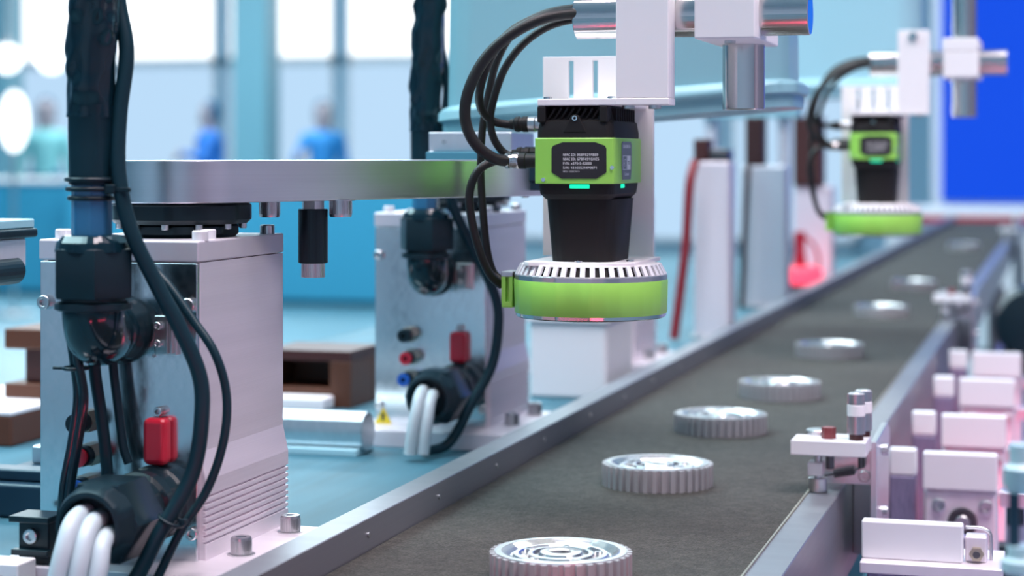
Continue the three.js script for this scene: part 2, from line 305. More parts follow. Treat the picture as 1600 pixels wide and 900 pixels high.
// ---------------------------------------------------------------- motor block with glands and fittings
const unitStep = 0.558;
const ub = [-0.52, -0.241, 1.05];
function hexNut(r, h, ax) {              // gland nut: hexagon with rounded top shoulders
  const s = new THREE.Shape(); for (let i = 0; i < 6; i++) { const a = i * Math.PI / 3; i ? s.lineTo(Math.cos(a) * r, Math.sin(a) * r) : s.moveTo(r, 0); } s.closePath();
  return along(toCreasedNormals(extrude(s, h, r * 0.06).rotateX(-Math.PI / 2), 0.5), ax);
}
function makeBlock(label) {
  const t = thing('motor_block', label, 'motor block', ub, 'motor blocks along the conveyor');
  // body: profile across the line, drawn out along it; fine grooves low on its right face
  const pr = [[-0.57, -0.232], [-0.4665, -0.232], [-0.4665, -0.2185]];
  for (let k = 0; k < 8; k++) { const y = -0.2185 + k * 0.0037; pr.push([-0.4665, y + 0.0004], [-0.4681, y + 0.0008], [-0.4681, y + 0.0016], [-0.4665, y + 0.002]); }
  pr.push([-0.4665, -0.182], [-0.47, -0.166], [-0.47, -0.0592], [-0.57, -0.0592]);
  part('housing', uvm(extrude(pr.map(([x, y]) => [x + 0.52, y + 0.15]), 0.118, 0.0006)), M.anodised, t, [-0.52, -0.15, 1.1105]);
  spanPart('top_plate', [-0.5705, -0.0588, 0.9885], [-0.4697, -0.0468, 1.1115], M.anodised, t, 0.0012);
  const fp = spanPart('front_plate', [-0.5695, -0.2318, 0.9885], [-0.4705, -0.0594, 0.9922], M.polished, t, 0.0006);
  // base flange
  part('base_flange', uvm(extrude([[-0.58, -0.241], [-0.438, -0.241], [-0.438, -0.2285], [-0.4395, -0.227], [-0.58, -0.227]].map(([x, y]) => [x + 0.5, y + 0.234]), 0.15, 0.0008)), M.anodised, t, [-0.5, -0.234, 1.102]);
  bigScrew(t, [-0.4545, -0.2272, 1.013], 0.0062, 0.0105);
  bigScrew(t, [-0.4535, -0.2272, 1.083], 0.0062, 0.0105);
  // bearing on top
  part('bearing_base', cyl(0.034, 0.0085, 64), M.bearingblack, t, [-0.51, -0.0468, 1.05]);
  part('bearing', cyl(0.0418, 0.0132, 72), M.bearingblack, t, [-0.51, -0.0388, 1.05]);
  for (let k = 0; k < 12; k++) { const a = k * Math.PI / 6 + 0.2; capScrew(t, [-0.51 + Math.cos(a) * 0.0375, -0.0388, 1.05 + Math.sin(a) * 0.0375], 0.0022, 0.003, '-y'); }
  for (const [x, z, m] of [[-0.474, 1.0, M.nylon], [-0.4785, 1.02, M.nylon], [-0.561, 1.0, M.nylon], [-0.4765, 1.101, M.steel]]) capScrew(t, [x, -0.047, z], 0.0046, 0.0058, 'y', m);
  // screws on the front plate
  for (const [x, y, r] of [[-0.5655, -0.083, 0.0042], [-0.475, -0.083, 0.0042], [-0.473, -0.2113, 0.0036], [-0.5655, -0.2113, 0.0036], [-0.489, -0.107, 0.0009], [-0.497, -0.112, 0.001]]) capScrew(fp, [x, y, 0.9886], r, r * 0.95, 'z');
  // upper gland: nut under the hose, shoulder and an elbow that turns into the block
  const g = part('gland_nut', hexNut(0.0228, 0.024, 'y'), M.blackplastic, t, [-0.502, -0.0735, 0.927]);
  part('clamp_dome', lathe([[0.0122, 0.0], [0.0205, 0.0], [0.0195, 0.005], [0.016, 0.0085], [0.0122, 0.009]], 40), M.glossblack, g, [-0.502, -0.05, 0.927]);
  part('shoulder', lathe([[0, 0], [0.0185, 0], [0.0205, 0.0008], [0.0205, 0.004], [0.017, 0.005], [0.017, 0.008], [0, 0.008]], 40), M.blackplastic, g, [-0.502, -0.0815, 0.927]);
  part('elbow', tube([[-0.502, -0.075, 0.927], [-0.502, -0.084, 0.927], [-0.503, -0.0925, 0.931], [-0.506, -0.0965, 0.941], [-0.511, -0.0975, 0.956], [-0.516, -0.0975, 0.975]], 0.0165, ub, 28, 12), M.glossblack, t);
  part('elbow_collar', along(lathe([[0, 0], [0.0195, 0], [0.0195, 0.004], [0.0182, 0.006], [0.0182, 0.0085], [0.0172, 0.014], [0, 0.014]], 40), 'z'), M.blackplastic, t, [-0.517, -0.0975, 0.989]);
  const pl = part('clamp_plate', box(0.014, 0.022, 0.003, 0.0006), M.steel, t, [-0.4885, -0.1, 0.987]);
  for (const dy of [-0.0045, 0.0055]) capScrew(pl, [-0.4925, -0.1 + dy, 0.9855], 0.0022, 0.003, 'z');
  for (const dx of [0.002, 0.0048]) part('fin', box(0.0012, 0.02, 0.004, 0.0003), M.steel, pl, [-0.4885 + dx, -0.1, 0.9845]);
  // lower gland, straight out towards the aisle
  const lg = part('cable_gland', along(lathe([[0, 0], [0.021, 0], [0.021, 0.008], [0.0195, 0.0095], [0.0185, 0.014], [0.0185, 0.02], [0.0205, 0.021], [0.0205, 0.028], [0.0185, 0.03], [0.0185, 0.042], [0, 0.042]], 48), 'z'), M.blackplastic, t, [-0.494, -0.194, 0.989]);
  part('gland_nut', hexNut(0.0242, 0.03, 'z'), M.blackplastic, lg, [-0.494, -0.194, 0.948]);
  part('gland_mouth', along(lathe([[0.022, 0], [0.0205, 0.008], [0.0185, 0.0125], [0.0165, 0.013], [0.015, 0.011], [0.0145, -0.004], [0, -0.004]], 48), 'z'), M.blackplastic, lg, [-0.494, -0.194, 0.918]);
  for (const [dx, dy] of [[0.0175, 0.004], [0.0175, -0.009]]) capScrew(lg, [-0.494 + dx, -0.194 + dy, 0.98], 0.0016, 0.0016, 'z');
  // push-in air fittings
  for (const [x, y, m] of [[-0.538, -0.15, M.blackplastic], [-0.536, -0.169, M.red], [-0.538, -0.187, M.blue]]) {
    const f = part('air_fitting', hexNut(0.0068, 0.007, 'z'), M.brass, t, [x, y, 0.9885]);
    part('collar', along(cyl(0.0058, 0.006, 24), 'z'), M.blackplastic, f, [x, y, 0.9815]);
    part('release_button', along(lathe([[0.002, 0], [0.0046, 0], [0.0046, 0.003], [0.0055, 0.0034], [0.0055, 0.0046], [0.002, 0.005]], 24), 'z'), m, f, [x, y, 0.9755]);
  }
  // red plug cover held by two screws
  const rp = part('plug_cover', box(0.0145, 0.0265, 0.01, 0.0035), M.red, t, [-0.493, -0.1595, 0.984]);
  for (const dy of [-0.0165, 0.0165]) capScrew(rp, [-0.4925, -0.1595 + dy, 0.9885], 0.0027, 0.0055, 'z');
  return t;
}
const block = makeBlock('aluminium motor block with red plug cover, nearest the head of the conveyor');
// ground terminal and black bracket low on the left of the first block
{
  const t = thing('terminal_bracket', 'black channel bracket with a steel screw beside the motor block foot', 'bracket', [-0.5570, -0.241, 0.966]);
  spanPart('channel', [-0.5655, -0.241, 0.958], [-0.5465, -0.202, 0.974], M.blackplastic, t, 0.001);
  spanPart('lip', [-0.5690, -0.2035, 0.953], [-0.5440, -0.2, 0.974], M.blackplastic, t, 0.0006);
  spanPart('lip', [-0.5675, -0.222, 0.953], [-0.5445, -0.2185, 0.958], M.blackplastic, t, 0.0006);
  capScrew(t, [-0.5570, -0.2115, 0.958], 0.0042, 0.003, 'z');
  const e = thing('earth_terminal', 'small white earth terminal block with ground symbol below the black bracket', 'terminal', [-0.5650, -0.241, 0.94]);
  const tb = spanPart('body', [-0.5760, -0.241, 0.93], [-0.5495, -0.2215, 0.95], M.whiteplastic, e, 0.0012);
  const ring = new THREE.Shape(); ring.absarc(0, 0, 0.0042, 0, 7); const hh = new THREE.Path(); hh.absarc(0, 0, 0.0037, 0, 7, true); ring.holes.push(hh);
  const sy = [extrude(ring, 0.0003), plain(0.0005, 0.003, 0.0003).translate(0, 0.0012, 0.00015), plain(0.0044, 0.0005, 0.0003).translate(0, -0.0003, 0.00015), plain(0.003, 0.0005, 0.0003).translate(0, -0.0013, 0.00015), plain(0.0015, 0.0005, 0.0003).translate(0, -0.0023, 0.00015)].map((g) => (g.index ? g.toNonIndexed() : g));
  part('ground_symbol', mergeGeometries(sy), M.blackplastic, tb, [-0.5610, -0.2315, 0.9298]);
  capScrew(e, [-0.5725, -0.2315, 0.93], 0.0045, 0.006, 'z');
}
// the other blocks further down the line
const place = ['second', 'third'];
place.forEach((w, i) => dup(block, [0, 0, unitStep * (i + 1)], `aluminium motor block with black glands, ${w} along the conveyor from its head`));
// yellow warning sticker on the second block
{
  const s = new THREE.Shape(); s.moveTo(-0.0085, -0.007); s.lineTo(0.0085, -0.007); s.lineTo(0, 0.0085); s.closePath();
  const t = thing('warning_sticker', 'yellow triangular warning sticker on the second motor block', 'sticker', [-0.562, -0.2215, 0.9885 + unitStep - 0.0004]);
  part('triangle', extrude(s, 0.0004), M.yellow, t);
  const b = new THREE.Shape(); b.moveTo(-0.001, -0.003); b.lineTo(0.001, -0.003); b.lineTo(0.0015, 0.0035); b.lineTo(-0.0015, 0.0035); b.closePath();
  part('mark', extrude(b, 0.0003), M.blackplastic, t, [-0.562, -0.2215, 0.9885 + unitStep - 0.0008]);
}
// ---------------------------------------------------------------- hoses and cables of the blocks
function sleevedHose(label) {
  const o = [-0.503, -0.05, 0.927], t = thing('sleeved_hose', label, 'hose', o, 'sleeved hoses above the motor blocks');
  // glossy wrinkled clear sleeve over the bundle
  const n1 = smoothNoise(64, 14), g = tube([[-0.494, 0.26, 0.935], [-0.5, 0.105, 0.927], [-0.501, 0.085, 0.927], [-0.502, 0.064, 0.927], [-0.503, 0.044, 0.927], [-0.503, 0.022, 0.927]], 0.0132, o, 40, 34);
  const p = g.attributes.position, nn = g.attributes.normal; for (let i = 0; i < p.count; i++) { const y = p.getY(i), a = Math.atan2(nn.getZ(i), nn.getX(i)); const d = 0.0036 * (n1(((a + Math.PI) / (2 * Math.PI) * 64) % 64, ((y * 420) % 64 + 64) % 64) - 0.5); p.setXYZ(i, p.getX(i) + nn.getX(i) * d, y, p.getZ(i) + nn.getZ(i) * d); }
  g.computeVertexNormals(); part('clear_sleeve', g, M.glossblack, t);
  part('shrink_tube', lathe([[0.011, 0], [0.0122, 0.0005], [0.0124, 0.02], [0.0126, 0.0425], [0.0128, 0.043], [0.0115, 0.043]], 40), M.rubbercool, t, [-0.503, -0.0145, 0.927]);
  part('inner_tube', lathe([[0.0108, 0], [0.0108, 0.034]], 36), M.bluetube, t, [-0.503, -0.046, 0.927]);
  for (const [y, r] of [[-0.0115, 0.0132], [-0.0165, 0.0128], [-0.0215, 0.0118]]) {
    const tie = part('cable_tie', new THREE.TorusGeometry(r, 0.0013, 8, 40).rotateX(Math.PI / 2), M.blackplastic, t, [-0.503, y, 0.927]);
    if (y === -0.0165) { part('tie_head', box(0.006, 0.005, 0.006, 0.0008), M.blackplastic, tie, [-0.4885, y, 0.922]); part('tie_tail', box(0.009, 0.0022, 0.002, 0.0004), M.blackplastic, tie, [-0.482, y - 0.0003, 0.922]); }
  }
  return t;
}
const hose = sleevedHose('dark sleeved hose entering the gland of the first motor block');
place.slice(0, 1).forEach((w, i) => dup(hose, [0, 0, unitStep * (i + 1)], `dark sleeved hose entering the gland of the ${w} motor block`));
const k1 = cable('black_cable', [[-0.494, 0.26, 0.95], [-0.496, 0.107, 0.944], [-0.494, 0.086, 0.94], [-0.487, 0.058, 0.936], [-0.488, 0.023, 0.93], [-0.4865, -0.008, 0.926], [-0.479, -0.039, 0.926], [-0.468, -0.066, 0.932], [-0.456, -0.092, 0.938], [-0.447, -0.118, 0.943], [-0.446, -0.138, 0.943], [-0.451, -0.169, 0.942], [-0.466, -0.2, 0.934], [-0.483, -0.232, 0.925], [-0.495, -0.2355, 0.9]], 0.0042, M.rubbercool, 'thick black cable looping from the hose down past the red plug cover', 'cable');
dup(k1, [0, 0, unitStep], 'thick black cable looping down the front of the second motor block');
cable('black_cable', [[-0.487, -0.06, 0.965], [-0.475, -0.07, 0.962], [-0.459, -0.089, 0.96], [-0.446, -0.106, 0.959], [-0.44, -0.128, 0.961], [-0.441, -0.153, 0.96], [-0.449, -0.18, 0.956], [-0.46, -0.201, 0.947], [-0.476, -0.2365, 0.94]], 0.0025, M.rubbercool, 'thin black cable bowed out to the grooved side of the first motor block', 'cable');
{
  const t = thing('cable_tie', 'black cable tie joining the thick and thin cables low on the motor block', 'cable tie', [-0.4615, -0.194, 0.938]);
  part('strap', new THREE.TorusGeometry(0.0068, 0.001, 8, 28).rotateX(Math.PI / 2).rotateZ(-0.45), M.blackplastic, t);
  part('tie_head', box(0.004, 0.003, 0.004, 0.0006), M.blackplastic, t, [-0.4545, -0.1945, 0.938]);
}
cable('black_cable', [[-0.531, -0.06, 0.964], [-0.533, -0.069, 0.96], [-0.534, -0.094, 0.959], [-0.532, -0.112, 0.96], [-0.53, -0.133, 0.961], [-0.533, -0.158, 0.96], [-0.537, -0.183, 0.958], [-0.539, -0.208, 0.958], [-0.54, -0.238, 0.958]], 0.0027, M.glossblack, 'shiny black cable running down beside the air fittings, outer of the tied pair', 'cable');
cable('black_cable', [[-0.5245, -0.06, 0.96], [-0.526, -0.07, 0.954], [-0.526, -0.094, 0.953], [-0.525, -0.111, 0.952], [-0.522, -0.132, 0.953], [-0.525, -0.157, 0.952], [-0.529, -0.181, 0.951], [-0.531, -0.206, 0.95], [-0.532, -0.238, 0.95]], 0.0027, M.glossblack, 'shiny black cable running down beside the air fittings, inner of the tied pair', 'cable');
{
  const t = thing('cable_tie', 'black cable tie around the pair of shiny cables above the air fittings', 'cable tie', [-0.5285, -0.1165, 0.956]);
  part('strap', new THREE.TorusGeometry(0.0068, 0.001, 8, 28).rotateX(Math.PI / 2), M.blackplastic, t);
  part('tie_tail', box(0.007, 0.0016, 0.0016, 0.0004), M.blackplastic, t, [-0.5375, -0.1165, 0.953]);
}
cable('black_cable', [[-0.5265, -0.09, 0.977], [-0.526, -0.098, 0.972], [-0.525, -0.119, 0.971], [-0.522, -0.141, 0.972], [-0.519, -0.163, 0.972], [-0.517, -0.185, 0.971], [-0.52, -0.238, 0.97]], 0.0034, M.rubbercool, 'matt black cable between the elbow and the lower gland, left one', 'cable');
cable('black_cable', [[-0.52, -0.09, 0.984], [-0.52, -0.098, 0.981], [-0.518, -0.12, 0.98], [-0.515, -0.142, 0.98], [-0.511, -0.164, 0.979], [-0.508, -0.172, 0.979]], 0.0026, M.rubbercool, 'matt black cable between the elbow and the lower gland, right one', 'cable');
const whites = [
  ['outer', [[-0.501, -0.189, 0.924], [-0.4985, -0.1875, 0.906], [-0.497, -0.191, 0.894], [-0.497, -0.201, 0.887], [-0.499, -0.2166, 0.883], [-0.501, -0.235, 0.882]]],
  ['middle', [[-0.493, -0.191, 0.924], [-0.4905, -0.191, 0.906], [-0.489, -0.196, 0.895], [-0.4885, -0.206, 0.889], [-0.4895, -0.2182, 0.886], [-0.491, -0.235, 0.885]]],
  ['inner', [[-0.487, -0.2, 0.924], [-0.484, -0.1985, 0.908], [-0.4815, -0.2015, 0.898], [-0.48, -0.2095, 0.893], [-0.4805, -0.2205, 0.89], [-0.4815, -0.235, 0.889]]]];
for (const [w, pts] of whites) {
  const c = cable('white_cable', pts, 0.005, M.cablewhite, `white cable bending out of the lower gland of the first block, ${w} one`, 'cable', 'white cables at the motor blocks');
  if (w !== 'inner') dup(c, [0, 0, unitStep], `white cable bending out of the lower gland of the second block, ${w} one`);
}

// ---------------------------------------------------------------- link arm on the first block
{
  const a = [-0.51, 1.05], b = [-0.371, 1.36], w = 0.045, t = thing('link_arm', 'thick brushed aluminium link arm with rounded end lying on the bearing', 'robot arm', [a[0], -0.0256, a[1]]);
  const dx = b[0] - a[0], dz = -(b[1] - a[1]), L = Math.hypot(dx, dz), ang = Math.atan2(-dz, dx), s = new THREE.Shape();
  s.absarc(0, 0, w, Math.PI / 2, Math.PI * 1.5); s.absarc(L, 0, w, -Math.PI / 2, Math.PI / 2); s.closePath();
  part('link', uvm(extrude(s, 0.0236, 0.0007, [], 64).rotateX(-Math.PI / 2)), M.brushed, t, [a[0], -0.0256, a[1]], [0, ang, 0]);
  for (const [x, z, r] of [[-0.4745, 1.1, 0.0066], [-0.4345, 1.118, 0.0072]]) bigScrew(t, [x, -0.0256, z], r, 0.011, '-y');
  const st = part('bumper', lathe([[0, 0], [0.0088, 0], [0.0092, 0.0004], [0.0092, 0.0332], [0.0088, 0.0336], [0, 0.0336]], 36), M.bearingblack, t, [-0.4505, -0.0652, 1.112]);
  part('hex_stud', hexNut(0.0074, 0.006, 'y'), M.steel, st, [-0.4505, -0.0317, 1.112]);
  part('knurled_tip', knurl(0.0074, 0.0088).translate(0, 0, 0), M.steel, st, [-0.4505, -0.074, 1.112]);
  part('tip_core', cyl(0.005, 0.0086, 20), M.steel, st, [-0.4505, -0.0739, 1.112]);
  // spacer block for the teal cover, on the far end of the link
  spanPart('spacer_base', [-0.437, -0.0021, 1.29], [-0.382, 0.0045, 1.36], M.tealdark, t, 0.001);
  const sp = spanPart('spacer_block', [-0.44, 0.0045, 1.305], [-0.378, 0.0185, 1.365], M.brushed, t, 0.001);
  capScrew(sp, [-0.428, 0.0115, 1.305], 0.0018, 0.0012, 'z');
}
// small black sensor hanging on the link next to the camera
{
  const t = thing('proximity_sensor', 'small black sensor box clamped to the link arm behind the camera', 'sensor', [-0.358, -0.0256, 1.29]);
  spanPart('body', [-0.378, -0.0165, 1.2795], [-0.346, -0.0025, 1.288], M.navy, t, 0.001);
  spanPart('lower_body', [-0.366, -0.0225, 1.2805], [-0.346, -0.0165, 1.288], M.navy, t, 0.0008);
  capScrew(t, [-0.362, -0.0225, 1.284], 0.0028, 0.005, '-y');
}
// teal robot covers above
function tealCover(label, p, w, d, top, rise, skirt, mat) {
  // body with rounded vertical edges; its skirt climbs to the right
  const t = thing('robot_cover', label, 'robot cover', p), y0 = p[1];
  const ring = (y, ex, r, k) => { const out = [], W = w / 2 + ex, D = d / 2 + ex, seg = 8; for (const [cx, cz, a0] of [[W - r, -D + r, 0], [-W + r, -D + r, 1], [-W + r, D - r, 2], [W - r, D - r, 3]]) for (let i = 0; i <= seg; i++) { const a = (a0 + i / seg) * Math.PI / 2; const x = cx + Math.cos(a) * r, z = cz - Math.sin(a) * r; out.push([x, y + k * (x + w / 2) / w * rise, z]); } return out; };
  part('shell', toCreasedNormals(loft([ring(0.0115 + skirt, 0, 0.035, 1), ring(top, -0.004, 0.035, 0)]), 0.5), mat, t);
  part('skirt', toCreasedNormals(loft([ring(0.0095, 0.006, 0.04, 1), ring(0.0108, 0.0075, 0.041, 1), ring(0.0105 + skirt * 0.6, 0.0075, 0.041, 1), ring(0.011 + skirt * 0.9, 0.004, 0.038, 1), ring(0.0115 + skirt, 0, 0.035, 1)]), 0.9), mat, t);
  part('underside', toCreasedNormals(loft([ring(0, 0.004, 0.038, 1), ring(0.0095, 0.004, 0.038, 1)]), 0.5), mat, t);
  return t;
}
tealCover('large teal robot cover with flared skirt, on the spacer block of the link arm', [-0.337, 0.0185, 1.48], 0.27, 0.12, 0.36, 0.02, 0.010, M.teal);
tealCover('pale teal robot cover hanging behind the second inspection camera', [-0.33, 0.085, 2.85], 0.26, 0.12, 0.5, 0.004, 0.016, M.tealpale);
{
  const t = thing('gantry_bar', 'pale horizontal machine bar on posts beyond the guard columns', 'machine bar', [-0.51, -0.241, 3.25]);
  spanPart('bar', [-0.598, 0.068, 3.22], [-0.432, 0.098, 3.27], M.tealpale, t, 0.002);
  spanPart('dark_cap', [-0.61, 0.098, 3.21], [-0.428, 0.11, 3.3], M.navy, t, 0.002);
  for (const x of [-0.585, -0.46]) spanPart('post', [x - 0.01, -0.241, 3.235], [x + 0.01, 0.068, 3.255], M.anodised, t, 0.002);
  // pale guard columns with dark heads beside the left rail
  const col = (label, x0, x1, z, top, heads) => {
    const c = thing('guard_column', label, 'guard column', [(x0 + x1) / 2, -0.241, z], 'guard columns along the left rail');
    spanPart('cover', [x0, -0.238, z], [x1, top, z + 0.05], M.anodised, c, 0.004); spanPart('foot', [x0 - 0.004, -0.241, z - 0.004], [x1, -0.237, z + 0.054], M.steel, c, 0.001);
    for (const [a, b, m] of heads) spanPart('head', a, b, m, c, 0.003);
  };
  col('pale guard column with a small maroon head, right of the first inspection camera', -0.482, -0.433, 2.54, -0.004, [[[-0.482, -0.004, 2.54], [-0.462, 0.026, 2.58], M.maroon], [[-0.46, -0.004, 2.54], [-0.434, 0.012, 2.58], M.darksteel]]);
  col('pale guard column with a tall dark head, in the middle of the row', -0.506, -0.433, 3.08, -0.012, [[[-0.5, -0.012, 3.08], [-0.47, 0.066, 3.12], M.maroon]]);
  col('pale guard column with a broad maroon head, behind the cables of the second inspection camera', -0.506, -0.433, 3.7, -0.053, [[[-0.506, -0.053, 3.69], [-0.45, 0.08, 3.74], M.maroon]]);
  cable('red_hose', [[-0.472, -0.0042, 2.5], [-0.476, -0.03, 2.487], [-0.481, -0.1117, 2.484], [-0.4898, -0.1873, 2.482], [-0.4962, -0.237, 2.48]], 0.0065, M.hosered, 'dark red hose slanting down beside the first guard column', 'hose');
  cable('red_hose', [[-0.492, -0.012, 3.06], [-0.4955, -0.102, 3.05], [-0.4983, -0.1812, 3.05], [-0.5012, -0.238, 3.05]], 0.0045, M.maroon, 'thin maroon hose hanging by the middle guard column', 'hose');
}
// ---------------------------------------------------------------- inspection camera, its arm, ring light and cables
const P0 = [-0.299, 0, 1.215];
function canvasTex(w, h, draw) { const c = document.createElement('canvas'); c.width = w; c.height = h; draw(c.getContext('2d'), w, h); const t = new THREE.CanvasTexture(c); t.colorSpace = THREE.SRGBColorSpace; return t; }
function plate(pts, depth) {            // flat plate facing the front whose uv runs 0..1 over its outline
  const g = extrude(pts, depth), p = g.attributes.position, xs = pts.map((q) => q[0]), ys = pts.map((q) => q[1]), x0 = Math.min(...xs), x1 = Math.max(...xs), y0 = Math.min(...ys), y1 = Math.max(...ys), uv = [];
  for (let i = 0; i < p.count; i++) uv.push((p.getX(i) - x0) / (x1 - x0), (p.getY(i) - y0) / (y1 - y0));
  g.setAttribute('uv', new THREE.Float32BufferAttribute(uv, 2)); return g;
}
std('nameplate', 0xffffff, 0.45, 0, { map: canvasTex(864, 560, (c, w, h) => {
  c.fillStyle = '#262023'; c.fillRect(0, 0, w, h); c.fillStyle = '#d8d2d4'; c.font = 'bold 54px sans-serif';
  ['MAC ID: 95BF921FBE9', 'MAC ID: 67BF491GHE5', 'P/N: xS70-5-32000', 'S/N: 181655214P0071'].forEach((s, i) => c.fillText(s, 180, 212 + i * 66, 590));
  c.font = '34px sans-serif'; c.fillText('MFD: 13DEC2018', 182, 462, 280);
}) });
std('sidelabel', 0xffffff, 0.5, 0, { map: canvasTex(256, 560, (c, w, h) => {
  c.fillStyle = '#777b7d'; c.fillRect(0, 0, w, h); c.fillStyle = '#e6e6e4'; c.font = 'bold 62px sans-serif'; c.textAlign = 'center'; c.fillText('IUSBFA', w / 2, 92, 190);
  c.strokeStyle = '#e6e6e4'; c.lineWidth = 8; c.strokeRect(30, 210, 92, 200); c.beginPath(); c.moveTo(44, 320); c.lineTo(76, 320); c.lineTo(76, 262); c.lineTo(108, 262); c.moveTo(76, 320); c.lineTo(76, 372); c.stroke();
  c.fillRect(136, 206, 92, 208); c.fillStyle = '#4a4d50'; c.font = 'bold 72px sans-serif'; c.fillText('Ti', 182, 338); c.fillStyle = '#e6e6e4'; c.font = 'bold 64px sans-serif'; c.fillText('Low', w / 2, 502, 110);
}) });
function mountingArm(label) {
  const t = thing('mounting_arm', label, 'mounting arm', [-0.204, 0.06, 1.248]);
  // horizontal tube, cut square at its left end where the cables come out
  part('tube', along(lathe([[0, 0.148], [0.0118, 0.148], [0.0118, 0], [0.0135, 0], [0.014, 0.0005], [0.014, 0.1505], [0.0135, 0.151], [0, 0.151]], 56), 'x'), M.tubemetal, t, [-0.306, 0.0912, 1.21]);
  part('post', lathe([[0, 0], [0.0132, 0], [0.0138, 0.0006], [0.0138, 0.57], [0, 0.57]], 48), M.tubemetal, t, [-0.204, 0.0315, 1.2515]);
  const cl = part('clamp', box(0.038, 0.0285, 0.1, 0.0012), M.powder, t, [-0.2045, 0.0885, 1.231]);
  part('clamp_cap', box(0.038, 0.0145, 0.1, 0.0012), M.powder, cl, [-0.2045, 0.1105, 1.231]);
  capScrew(cl, [-0.205, 0.0743, 1.205], 0.0035, 0.002, '-y');
  // bracket: upright on the tube, shelf over the camera, slotted back plate
  const up = spanPart('upright', [-0.2725, 0.0375, 1.176], [-0.2388, 0.127, 1.1965], M.powder, t, 0.0008);
  part('screw', along(lathe([[0, 0.0012], [0.003, 0.0012], [0.0032, 0.003], [0.0045, 0.003], [0.0052, 0]], 24), 'z'), M.chrome, up, [-0.2555, 0.1205, 1.176]);
  const sh = spanPart('shelf', [-0.3235, 0.0332, 1.176], [-0.2725, 0.0375, 1.268], M.powder, t, 0.0006);
  spanPart('shelf_wing', [-0.2728, 0.0332, 1.1755], [-0.2385, 0.0375, 1.1965], M.powder, t, 0.0006);
  for (const [x, z] of [[-0.319, 1.185], [-0.2772, 1.185]]) capScrew(sh, [x, 0.0375, z], 0.0027, 0.0016, 'y', M.chrome);
  for (const x of [-0.2665, -0.2495]) capScrew(sh, [x, 0.0333, 1.186], 0.004, 0.0024, '-y', M.steel, 'nut');
  const bp = new THREE.Shape([[-0.3445, -0.0665], [-0.2675, -0.0665], [-0.2675, 0.069], [-0.3445, 0.069]].map(([x, y]) => new THREE.Vector2(x + 0.306, y)));
  for (const x of [-0.3248, -0.3078, -0.2908]) { const h = new THREE.Path([[-0.0018, 0.0408], [-0.0018, 0.0662], [0.0018, 0.0662], [0.0018, 0.0408]].map(([u, y]) => new THREE.Vector2(x + u + 0.306, y))); bp.holes.push(h); }
  part('back_plate', extrude(bp, 0.003, 0.0003), M.powder, t, [-0.306, 0, 1.27]);
  part('foot_plate', extrude([[-0.335, 1.268], [-0.335, 1.185], [-0.33, 1.178], [-0.276, 1.178], [-0.263, 1.188], [-0.263, 1.268]].map(([x, z]) => [x + 0.299, z - 1.268]), 0.002, 0.0003).rotateX(-Math.PI / 2), M.powder, t, [-0.299, -0.0685, 1.268]);
  for (const [x, z] of [[-0.327, 1.235], [-0.298, 1.182], [-0.2685, 1.2]]) capScrew(t, [x, -0.0668, z], 0.0026, 0.0018, 'y', M.chrome);
  return t;
}
